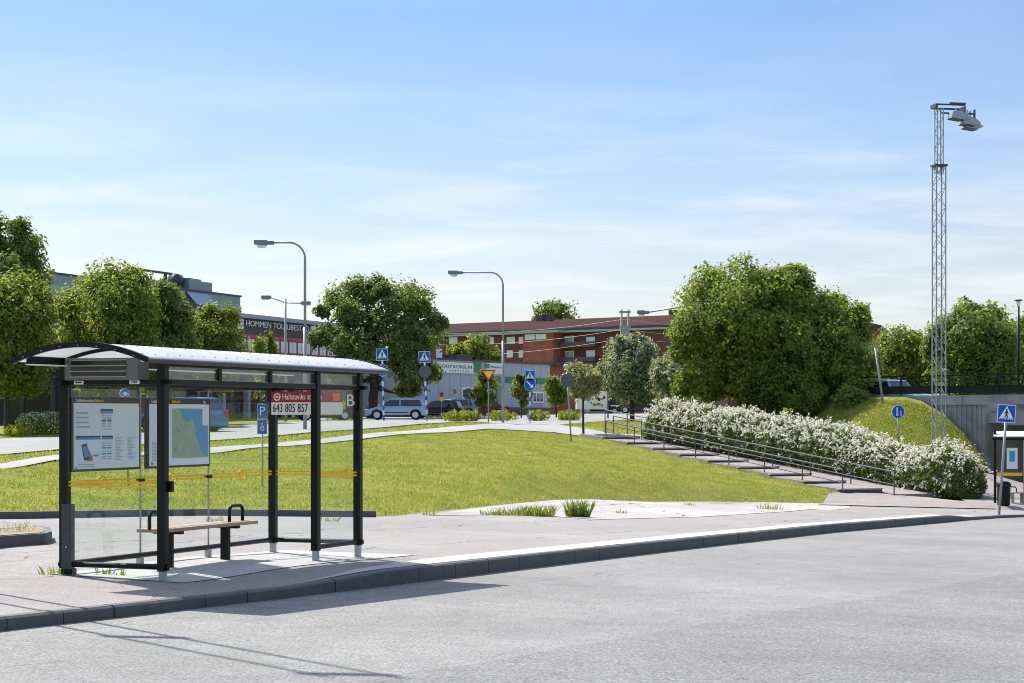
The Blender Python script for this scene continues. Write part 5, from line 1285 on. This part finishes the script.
# b) red brick apartment block far behind
fb = Facade(gx(560, 370)+17*0.77*1.72, 370-17*0.638*1.72, -0.77, 0.638, H0-1.0)
M_brick = brick('dark_red_brick', (0.19, 0.068, 0.066), (0.155, 0.055, 0.055), (0.12, 0.065, 0.065), 4.0)
M_brick2 = brick('bright_red_brick', (0.38, 0.115, 0.09), (0.33, 0.095, 0.075), (0.2, 0.08, 0.07), 4.0)
M_tile = paint('roof_tile_red', (0.062, 0.027, 0.027), 0.95, 0, 0.2, 0.6, 0.05)
Bd = fb.root('apartment_building', 'long dark red brick apartment block with tiled roof far behind the store')
ta, tb_ = fb.t(722), fb.t(405); zE = fb.z(331.5, 560); zR = fb.z(320.5, 560)
m = MB(); m.box(ta, tb_, -14, 0, -2, zE); m.build('wall', M_brick, Bd)
m = MB(); m.prism([(1.0, zE+0.05), (1.0, zE+0.25), (-6.5, zR+0.6), (-14.8, zE+0.25), (-14.8, zE+0.05)], 'x', ta-0.8, tb_+0.8); rfb = m.build('roof', M_tile, Bd)
m = MB(); m.box(ta-0.8, tb_+0.8, 1.0, 1.25, zE-0.28, zE+0.08); m.build('white_eave', M_soffit, rfb)
m = MB(); m.box(ta-0.8, tb_+0.8, 0.95, 1.2, zE+0.14, zE+0.55); m.build('gutter', M_darkgrey, rfb)
for px, w in ((522, 1.4), (527, 0.8), (653, 0.7)):
    c = fb.t(px); m = MB(); m.box(c-w, c+w, -7.2, -5.8, zR-0.2, zR+1.5); m.build('chimney', M_darkgrey, rfb)
def win(f, root, pa, pb, ya, yb2, y=0.0, div=2, frame=None, glassm=None):
    a, b = sorted((f.t(pa), f.t(pb))); z0, z1 = f.z(yb2, pa), f.z(ya, pa)
    m = MB(); m.box(a, b, y-0.02, y+0.08, z0, z1); w = m.build('window', frame or M_white, root)
    m = MB(); n = div; g = (b-a)*0.07
    for j in range(n): m.box(a+g+(b-a-g)*j/n, a+(b-a-g)*(j+1)/n, y+0.06, y+0.095, z0+g, z1-g)
    m.build('pane', glassm or M_winblue, w)
for pa, pb, n in ((449.5, 457.5, 2), (490, 494, 1), (507, 515, 2), (519, 524, 1), (528, 533, 1), (586.5, 595, 2), (610, 613.5, 1), (637.5, 640, 1), (646.5, 651, 1)):
    win(fb, Bd, pa, pb, 337, 343.8, 0, n)
for pa, pb, n in ((449.5, 457.5, 2), (507, 513, 2), (519, 524, 1), (528, 533, 1), (586.5, 595, 2), (612, 618, 2), (640, 648, 2)):
    win(fb, Bd, pa, pb, 350.5, 357.5, 0, n)
# projecting stair block with a strip of windows on top
c0, c1 = fb.t(563.5), fb.t(533); zt3 = fb.z(333, 550)
m = MB(); m.box(c0, c1, 0, 3.0, -2, zt3-0.1); sb_ = m.build('projecting_bay', M_brick2, Bd)
m = MB(); m.box(c0-1.5, c1+0.3, -0.5, 3.8, zt3-0.1, zt3+0.3); m.build('bay_roof', M_soffit, sb_)
m = MB()
for a, b in ((535.5, 545), (546, 556.5)): m.box(*sorted((fb.t(a), fb.t(b))), 2.98, 3.06, fb.z(340, 545), fb.z(334.7, 545))
m.build('bay_window', M_winblue, sb_)
for z0, z1 in ((342.5, 347.5), (357.5, 362)):
    m = MB(); a, b = sorted((fb.t(564), fb.t(600))); m.box(a, b, 0.0, 1.6, fb.z(z1, 570), fb.z(z0, 570)); m.build('balcony', M_brown, Bd)
    win(fb, Bd, 565, 574, z0-9.5+3, z1-4, 0.0, 2)
# c) lower red hall in front of it
fc = Facade(gx(720, 232), 232, -0.985, 0.17, H0-0.8)
Cd = fc.root('red_hall', 'low orange-red brick hall with a dark flat roof right of the grey store')
ta, tb_ = 0, fc.t(520)
zt4 = fc.z(366, 560)
m = MB(); m.box(ta, tb_, -14, 0, -1.5, zt4); m.build('wall', M_brick2, Cd)
m = MB(); m.box(ta-0.4, tb_+0.4, -14.4, 0.5, zt4, zt4+0.42); m.build('flat_roof', M_darkgrey, Cd)
win(fc, Cd, 549, 558, 376.5, 381, 0.0, 3); win(fc, Cd, 560, 566, 376.5, 381, 0.0, 2); win(fc, Cd, 660, 676, 385, 395, 0.0, 3)
# d) grey store
fd = Facade(3.43, 180.8, -0.487, -0.873, H0-0.6)
Dd = fd.root('grocery_store', 'pale grey flat-roofed grocery store with green stripe and white sign boards')
M_greywall = paint('pale_grey_panels', (0.40, 0.44, 0.49), 0.6, 0, 0.12, 0.5); M_green = paint('store_green', (0.0, 0.22, 0.09), 0.45); M_teal = paint('teal_door', (0.04, 0.24, 0.24), 0.3)
tz = fd.z(360, 447); te = fd.t(404)
m = MB(); m.box(0, te, -14, 0, -1, tz); m.build('wall', M_greywall, Dd)
m = MB(); m.box(-0.15, te+0.2, -14.1, 0.12, tz, tz+0.14); m.build('roof_edge', M_darkgrey, Dd)
m = MB(); m.box(0.02, te, -0.02, 0.03, 0, fd.z(407, 480)); m.build('plinth', M_darkgrey, Dd)
m = MB()
for k in range(1, 14): m.box(k*te/14-0.015, k*te/14+0.015, -0.02, 0.012, 0.9, tz-0.02)
m.box(0.02, te, -0.02, 0.014, fd.z(375.2, 460), fd.z(374.8, 460)); m.build('panel_joints', M_galv, Dd)
b0, b1 = fd.t(472.3), fd.t(436); m = MB(); m.box(b0, b1, 0.0, 0.12, fd.z(373, 455), fd.z(362.5, 455)); sgn = m.build('store_sign', M_signwhite, Dd)
fl('COOP KONSUM', 437.5, 470.5, 364.4, 367.8, M_green, sgn, fd, 'lettering', 0.125)
m = MB()
for k in range(8): c = fd.t(449+k*2.6); m.box(c-0.09, c+0.09, 0.11, 0.135, fd.z(371.4, 455), fd.z(370.2, 455))
m.build('sign_marks', M_green, sgn)
m = MB(); m.box(fd.t(480), fd.t(472.8), 0.0, 0.12, fd.z(371, 476), fd.z(362.5, 476)); g_ = m.build('green_sign', M_green, Dd)
m = MB(); m.box(fd.t(480), fd.t(472.8), 0.0, 0.13, fd.z(372, 476), fd.z(371.05, 476)); m.build('red_stripe', M_signred, g_)
m = MB(); m.box(fd.t(503), fd.t(485), 0.0, 0.12, fd.z(374, 494), fd.z(363.3, 494)); s3 = m.build('store_sign', M_signwhite, Dd)
m = MB(); m.box(fd.t(488.3), fd.t(484.5), 0.115, 0.14, fd.z(368.5, 487), fd.z(363.6, 487)); m.build('green_leaf_mark', M_teal, s3)
fl('Matmarknad', 489.5, 502, 365.6, 368.2, M_teal, s3, fd, 'lettering', 0.125)
for a, b in ((491, 503.5), (505.5, 516), (536, 545)):
    m = MB(); m.box(*sorted((fd.t(a), fd.t(b))), 0.0, 0.09, fd.z(383, 510), fd.z(377.2, 510)); m.build('green_stripe', M_green, Dd)
for a, b, y0, y1, n in ((452, 456, 388, 394.5, 1), (461, 474, 387.5, 399, 3), (532, 543, 391.5, 403, 3)): win(fd, Dd, a, b, y0, y1, 0.0, n, M_white, M_winglass)
m = MB(); a, b = sorted((fd.t(496), fd.t(503))); m.box(a, b, -0.02, 0.06, 0.2, fd.z(386, 500)); dd_ = m.build('door', M_teal, Dd)
m = MB(); m.box(a+0.15, b-0.15, 0.05, 0.075, 0.7, fd.z(388, 500)); m.build('pane', M_winglass, dd_)
m = MB(); m.box(fd.t(517), fd.t(505), 0.0, 2.2, 0.1, 0.5); m.build('entrance_step', M_concrete, Dd)
m = MB(); m.box(fd.t(502), fd.t(487), -5, -3, tz+0.1, fd.z(354, 494)); m.build('rooftop_unit', M_darkgrey, Dd)
m = MB(); m.box(fd.t(452.5), fd.t(448.5), -1.2, -1.0, tz, fd.z(348.5, 450)); m.build('roof_flag_sign', M_letterblue, Dd)
# e) brick block right of the big maple
fe = Facade(gx(873, 172), 172, -0.97, 0.24, H0-0.5)
Ed = fe.root('brick_block', 'pink-red brick block with white balcony bands seen right of the big maple')
m = MB(); m.box(0, 11, -10, 0, -1, fe.z(328, 868)); m.build('wall', brick('pink_brick', (0.34, 0.13, 0.11), (0.3, 0.11, 0.095), (0.25, 0.15, 0.13), 4), Ed)
ze = fe.z(327.5, 870)
m = MB(); m.prism([(-0.8, ze-0.1), (-0.75, ze+0.15), (5.5, ze+1.7), (11.8, ze+0.15), (11.8, ze-0.1)], 'y', -10.6, 0.8); m.build('roof', M_darkgrey, Ed)
for q in (354, 374.5): m = MB(); m.box(-0.05, 6, 0.0, 0.7, fe.z(q+2.2, 868), fe.z(q, 868)); m.build('balcony_band', M_white, Ed)
for y0, y1 in ((343, 351), (362, 371), (378, 386)):
    for a, b in ((865.5, 871.5), (852, 858)): win(fe, Ed, a, b, y0, y1, 0.0, 2, M_white, M_winglass)
# f) plain low building left of store behind the forked tree
# ------------------------------------------------------------------ traffic island, weeds
ip = [onpave(-120, 562), onpave(0, 546.5), onpave(46, 543), onpave(52, 541), onpave(50, 536.5), onpave(36, 535), onpave(0, 538), onpave(-120, 549)]
m = MB(); vs = []; n = len(ip)
for dz in (-0.05, 0.15):
    for p in ip: vs.append((p[0], p[1], pzat(*p)+dz))
m.add(vs, [tuple(range(n, 2*n))] + [(i, (i+1) % n, n+(i+1) % n, n+i) for i in range(n)])
struct(m.build('traffic_island', M_granite), 'low kerbed island tip left of the near shelter')
c_ = np.mean(ip, axis=0); ii = [tuple(np.array(p)*0.86 + c_*0.14) for p in ip]
m = MB(); m.add([(p[0], p[1], pzat(*p)+0.156) for p in ii], [tuple(range(n))]); struct(m.build('island_soil', paint('dry_soil', (0.26, 0.2, 0.11), 0.95, 0, 0.4, 6)), 'dry yellowish soil on the island tip')
def tuft(name, label, pos, w, h, nb, mat, seed, wid=0.012, flower=None, group=None):
    rng = np.random.default_rng(seed); o = thing(name, label, 'weeds', pos, 0, group)
    b = np.clip(rng.normal(size=(nb, 2)), -1.6, 1.6)*w*0.24*[1, .7]; d = b/(w*.3)*0.12 + rng.normal(size=(nb, 2))*.24; hh = h*rng.uniform(0.25, 1.0, nb)
    a = rng.uniform(0, math.pi, nb); sx = np.c_[np.cos(a), np.sin(a)]*wid
    V = np.stack([np.c_[b-sx, np.zeros(nb)], np.c_[b+sx, np.zeros(nb)], np.c_[b+d*hh[:, None]*.5+sx*.8, hh*.62], np.c_[b+d*hh[:, None], hh]], 1).reshape(-1, 3)
    npmesh('blades', V, np.arange(4*nb).reshape(-1, 4), mat, o)
    if flower:
        P = np.c_[b+d*hh[:, None], hh][::3]; Vf, Qf = quads(P, unit(rng.normal(size=P.shape)+[0, 0, 1]), 0.03, rng, 1.0); npmesh('flowers', Vf, Qf, flower, o)
    return o
for (px, py, w, h, nb, mt, lab) in ((578, 516.5, 0.65, 0.46, 260, L_mid, 'tallest grassy weed clump at the pavement edge below the bank'), (538, 515.5, 0.9, 0.3, 330, L_lime, 'broad bright weed clump left of the tall grassy clump'), (500, 514.5, 1.1, 0.2, 150, L_lime, 'thin low weeds at the left end of the pale paving'), (518, 514.5, 0.7, 0.24, 120, L_lime, 'small weed clump between the low weeds and the broad clump'), (770, 509, 0.9, 0.25, 60, L_lime, 'few sparse weeds in a paving crack near the stairs')):
    p = onpave(px, py); tuft('weed_clump', lab, (p[0], p[1], pzat(*p)), w, h, nb, mt, px, 0.012, None, 'weeds in the pavement edge')
for i, (wx, wy, lab) in enumerate(((*sh_w(-0.03, SW+0.1), 'tiny yellow-green weeds at the foot of the near shelter corner post'), (*sh_w(0.35, 0.9), 'tiny weeds on the slab edge beside the slim cabinet'), (*onpave(215, 521), 'small grass tuft at the bank kerb behind the bench'), (*onpave(330, 520.5), 'small grass tuft at the bank kerb behind the far gable'), (*onpave(430, 514.6), 'straggly weeds where the kerb ends below the bank'), (*onpave(690, 505), 'small weed in the crack of the pale paving'), (*onpave(620, 513), 'flat weed patch at the middle of the pale paving edge'))):
    tuft('weed_clump', lab, (wx, wy, pzat(wx, wy)), 0.4, 0.13, 26, L_lime, 200+i, 0.012, None, 'weeds in the pavement edge')
p = onpave(9, 541); tuft('weed_clump', 'dry pale flowering weeds on the island tip at the left edge', (p[0], p[1], pzat(*p)+0.15), 0.8, 0.17, 45, L_pale, 91, 0.005, L_flower)

# ------------------------------------------------------------------ grass blades
def blade_mesh(name, P, hmin, hmax, wid, mat, seed, label):
    rng = np.random.default_rng(seed); n = len(P); h = rng.uniform(hmin, hmax, n); a = rng.uniform(0, math.pi, n)
    sx = np.c_[np.cos(a), np.sin(a), np.zeros(n)]*(wid*rng.uniform(.6, 1.3, n))[:, None]
    tip = np.c_[rng.normal(size=(n, 2))*0.55*h[:, None], h]
    V = np.stack([P-sx, P+sx, P+tip], 1).reshape(-1, 3)
    o = npmesh(name, V, np.arange(3*n).reshape(-1, 3), mat); tag(o, label, 'grass', None, 'stuff'); return o
t = NT('grass_blades'); g = t.n('ShaderNodeNewGeometry'); co = t.coord()
patch = t.math('ADD', t.math('MULTIPLY', t.noise(0.35, 5, 0.65, co), 0.35), t.math('ADD', t.math('MULTIPLY', t.noise(1.0, 5, 0.7, co, (2.2, 0.5, 1)), 0.4), t.math('MULTIPLY', t.noise(0.09, 3, 0.5, co), 0.25)))
v = t.math('ADD', t.math('MULTIPLY', g.outputs['Random Per Island'], 0.5), t.math('MULTIPLY', patch, 0.9))
colr = t.ramp(v, [(0.36, (0.095, 0.17, 0.034)), (0.55, (0.185, 0.255, 0.048)), (0.72, (0.33, 0.335, 0.085)), (0.92, (0.48, 0.42, 0.19))])
d_ = t.n('ShaderNodeBsdfDiffuse'); t.l(colr, d_.inputs[0]); tr_ = t.n('ShaderNodeBsdfTranslucent'); t.l(t.mix(1.0, colr, (1.2, 1.2, 0.6), 'MULTIPLY'), tr_.inputs[0])
mx = t.n('ShaderNodeMixShader'); mx.inputs[0].default_value = 0.4; t.l(d_.outputs[0], mx.inputs[1]); t.l(tr_.outputs[0], mx.inputs[2]); t.l(mx.outputs[0], t.out.inputs[0])
M_blade = t.mat
rng = np.random.default_rng(77)
def inside(X, Y, poly):
    r = np.zeros(len(X), bool); n = len(poly); j = n-1
    for i in range(n):
        (xi, yi), (xj, yj) = poly[i], poly[j]
        c = ((yi > Y) != (yj > Y)) & (X < (xj-xi)*(Y-yi)/(yj-yi+1e-12)+xi); r ^= c; j = i
    return r
bank = [(-19, 29), (-8.8, 34.5), (-6.1, 39.2), (-2.6, 41.5), (-0.45, 50.8), (1.5, 60.4), (3.9, 65.0), (6.6, 68.5), (9.1, 70.8), (11.1, 72.2), (12.9, 76.6), (4.4, 94.9)] + path_lo[::-1]
Xb = rng.uniform(-20, 14, 680000); Yb = rng.uniform(28, 102, 680000); k = inside(Xb, Yb, bank); Xb, Yb = Xb[k], Yb[k]
blade_mesh('grass', np.c_[Xb, Yb, ground_z(Xb, Yb)-0.01], 0.03, 0.09, 0.011, M_blade, 1, 'short mown grass covering the bank behind the bus stop')
print('bank blades', len(Xb))
strip = path_up[:9] + rd_lo[:9][::-1]
Xb = rng.uniform(-24, 3, 120000); Yb = rng.uniform(55, 112, 120000); k = inside(Xb, Yb, strip); Xb, Yb = Xb[k], Yb[k]
blade_mesh('grass', np.c_[Xb, Yb, ground_z(Xb, Yb)-0.01], 0.04, 0.12, 0.018, M_blade, 2, 'narrow grass strip between footpath and upper road')
u = rng.uniform(0, 1, 90000)**1.0; wv = rng.uniform(0, 1.03, 90000); fi = u*(len(EA)-1.001); i0_ = fi.astype(int); fr_ = (fi-i0_)[:, None]
Pa = EA[i0_]*(1-fr_)+EA[i0_+1]*fr_; Pb = EB[i0_]*(1-fr_)+EB[i0_+1]*fr_; Pe = Pa*(1-wv[:, None])+Pb*wv[:, None]; Pe[:, 2] += 0.03*np.sin(np.clip(wv, 0, 1)*math.pi)-0.01
blade_mesh('grass', Pe, 0.04, 0.11, 0.014, M_blade, 3, 'grass on the embankment below the bridge')
lawn = pxl([(553,113),(600,127),(640,142),(700,150),(720,125),(650,97),(640,97.5),(600,104)])
Xb = rng.uniform(2, 16, 60000); Yb = rng.uniform(95, 150, 60000); k = inside(Xb, Yb, lawn); Xb, Yb = Xb[k], Yb[k]
blade_mesh('grass', np.c_[Xb, Yb, ground_z(Xb, Yb)-0.01], 0.05, 0.13, 0.022, M_blade, 4, 'small lawn between the stairs head and the upper road')

# ------------------------------------------------------------------ light, sky, camera
SUN_EL = 48.0; sun_h = Vector((-0.65, 0.76, 0)).normalized()
sv = Vector((sun_h.x*math.cos(R(SUN_EL)), sun_h.y*math.cos(R(SUN_EL)), math.sin(R(SUN_EL))))
ld = bpy.data.lights.new('sun', 'SUN'); ld.energy = 4.2; ld.angle = R(0.53); ld.color = (1.0, 0.955, 0.88)
lo = bpy.data.objects.new('sun', ld); COL.objects.link(lo); lo.rotation_euler = (-sv).to_track_quat('-Z', 'Y').to_euler(); lo.location = sv*60

w = bpy.data.worlds.new('World'); S.world = w; w.use_nodes = True; nt = w.node_tree; nt.nodes.clear()
def wn(t, **k):
    n = nt.nodes.new(t)
    for a, b in k.items(): setattr(n, a, b)
    return n
sky = wn('ShaderNodeTexSky', sky_type='NISHITA'); sky.sun_disc = False; sky.sun_elevation = R(SUN_EL)
sky.sun_rotation = math.atan2(sv.x, sv.y); sky.air_density = 1.0; sky.dust_density = 0.6; sky.ozone_density = 1.6; sky.altitude = 0
bg = wn('ShaderNodeBackground'); bg.inputs['Strength'].default_value = 0.15
ou = wn('ShaderNodeOutputWorld'); L = nt.links.new
# thin high cloud: streaks laid out on a flat layer far above
tc = wn('ShaderNodeTexCoord'); sp = wn('ShaderNodeSeparateXYZ'); L(tc.outputs['Generated'], sp.inputs[0])
mz = wn('ShaderNodeMath', operation='MAXIMUM'); mz.inputs[1].default_value = 0.004; L(sp.outputs[2], mz.inputs[0])
ad = wn('ShaderNodeMath', operation='ADD'); ad.inputs[1].default_value = 0.03; L(mz.outputs[0], ad.inputs[0])
dx = wn('ShaderNodeMath', operation='DIVIDE'); L(sp.outputs[0], dx.inputs[0]); L(ad.outputs[0], dx.inputs[1])
dy = wn('ShaderNodeMath', operation='DIVIDE'); L(sp.outputs[1], dy.inputs[0]); L(ad.outputs[0], dy.inputs[1])
cb_ = wn('ShaderNodeCombineXYZ'); L(dx.outputs[0], cb_.inputs[0]); L(dy.outputs[0], cb_.inputs[1])
mp = wn('ShaderNodeMapping'); mp.inputs['Scale'].default_value = (0.55, 0.55, 1); mp.inputs['Rotation'].default_value = (0, 0, R(8)); mp.inputs['Location'].default_value = (3.1, 1.7, 0); L(cb_.outputs[0], mp.inputs[0])
nz = wn('ShaderNodeTexNoise'); nz.inputs['Scale'].default_value = 1.7; nz.inputs['Detail'].default_value = 7; nz.inputs['Roughness'].default_value = 0.55; nz.inputs['Distortion'].default_value = 0.4; L(mp.outputs[0], nz.inputs['Vector'])
cr = wn('ShaderNodeValToRGB'); cr.color_ramp.elements[0].position = 0.44; cr.color_ramp.elements[0].color = (0, 0, 0, 1); cr.color_ramp.elements[1].position = 0.80; cr.color_ramp.elements[1].color = (0.75, 0.75, 0.75, 1); L(nz.outputs['Fac'], cr.inputs[0])
fd_ = wn('ShaderNodeMapRange'); fd_.inputs[1].default_value = 0.10; fd_.inputs[2].default_value = 0.18; fd_.inputs[3].default_value = 1.0; fd_.inputs[4].default_value = 0.12; L(sp.outputs[2], fd_.inputs[0])
cm_ = wn('ShaderNodeMath', operation='MULTIPLY'); L(cr.outputs['Color'], cm_.inputs[0]); L(fd_.outputs[0], cm_.inputs[1])
tn = wn('ShaderNodeValToRGB'); L(sp.outputs[2], tn.inputs[0]); e = tn.color_ramp.elements
for i, (p_, c_) in enumerate(((0.0, (0.405, 0.388, 0.435)), (0.08, (0.40, 0.384, 0.425)), (0.2, (0.295, 0.356, 0.44)), (0.45, (1.30, 1.12, 0.95)))):
    el = e[i] if i < 2 else e.new(p_)
    el.position = p_; el.color = (*c_, 1)
tm = wn('ShaderNodeMix', data_type='RGBA', blend_type='MULTIPLY'); tm.inputs[0].default_value = 1.0; L(sky.outputs[0], tm.inputs[6]); L(tn.outputs[0], tm.inputs[7])
mxw = wn('ShaderNodeMix', data_type='RGBA'); L(cm_.outputs[0], mxw.inputs[0]); L(tm.outputs[2], mxw.inputs[6]); mxw.inputs[7].default_value = (3.3, 3.4, 3.5, 1)
L(mxw.outputs[2], bg.inputs[0]); L(bg.outputs[0], ou.inputs[0])

cd = bpy.data.cameras.new('camera'); cam = bpy.data.objects.new('camera', cd); COL.objects.link(cam)
cam.location = (0, 0, H0); cam.rotation_euler = (R(90), 0, 0); cd.sensor_fit = 'HORIZONTAL'; cd.sensor_width = 36; cd.lens = 36*F/1024
cd.shift_y = (HY-341.5)/1024; cd.clip_start = 0.1; cd.clip_end = 5000
S.camera = cam
S.view_settings.view_transform = 'Standard'; S.view_settings.look = 'None'; S.view_settings.exposure = 1.05; S.view_settings.gamma = 1
S.render.engine = 'CYCLES'; S.cycles.max_bounces = 8; S.cycles.transparent_max_bounces = 24; S.cycles.use_denoising = True; S.cycles.denoiser = 'OPENIMAGEDENOISE'; S.cycles.denoising_input_passes = 'RGB_ALBEDO_NORMAL'; S.cycles.denoising_prefilter = 'ACCURATE'; S.cycles.filter_width = 1.0; S.cycles.sample_clamp_indirect = 6.0
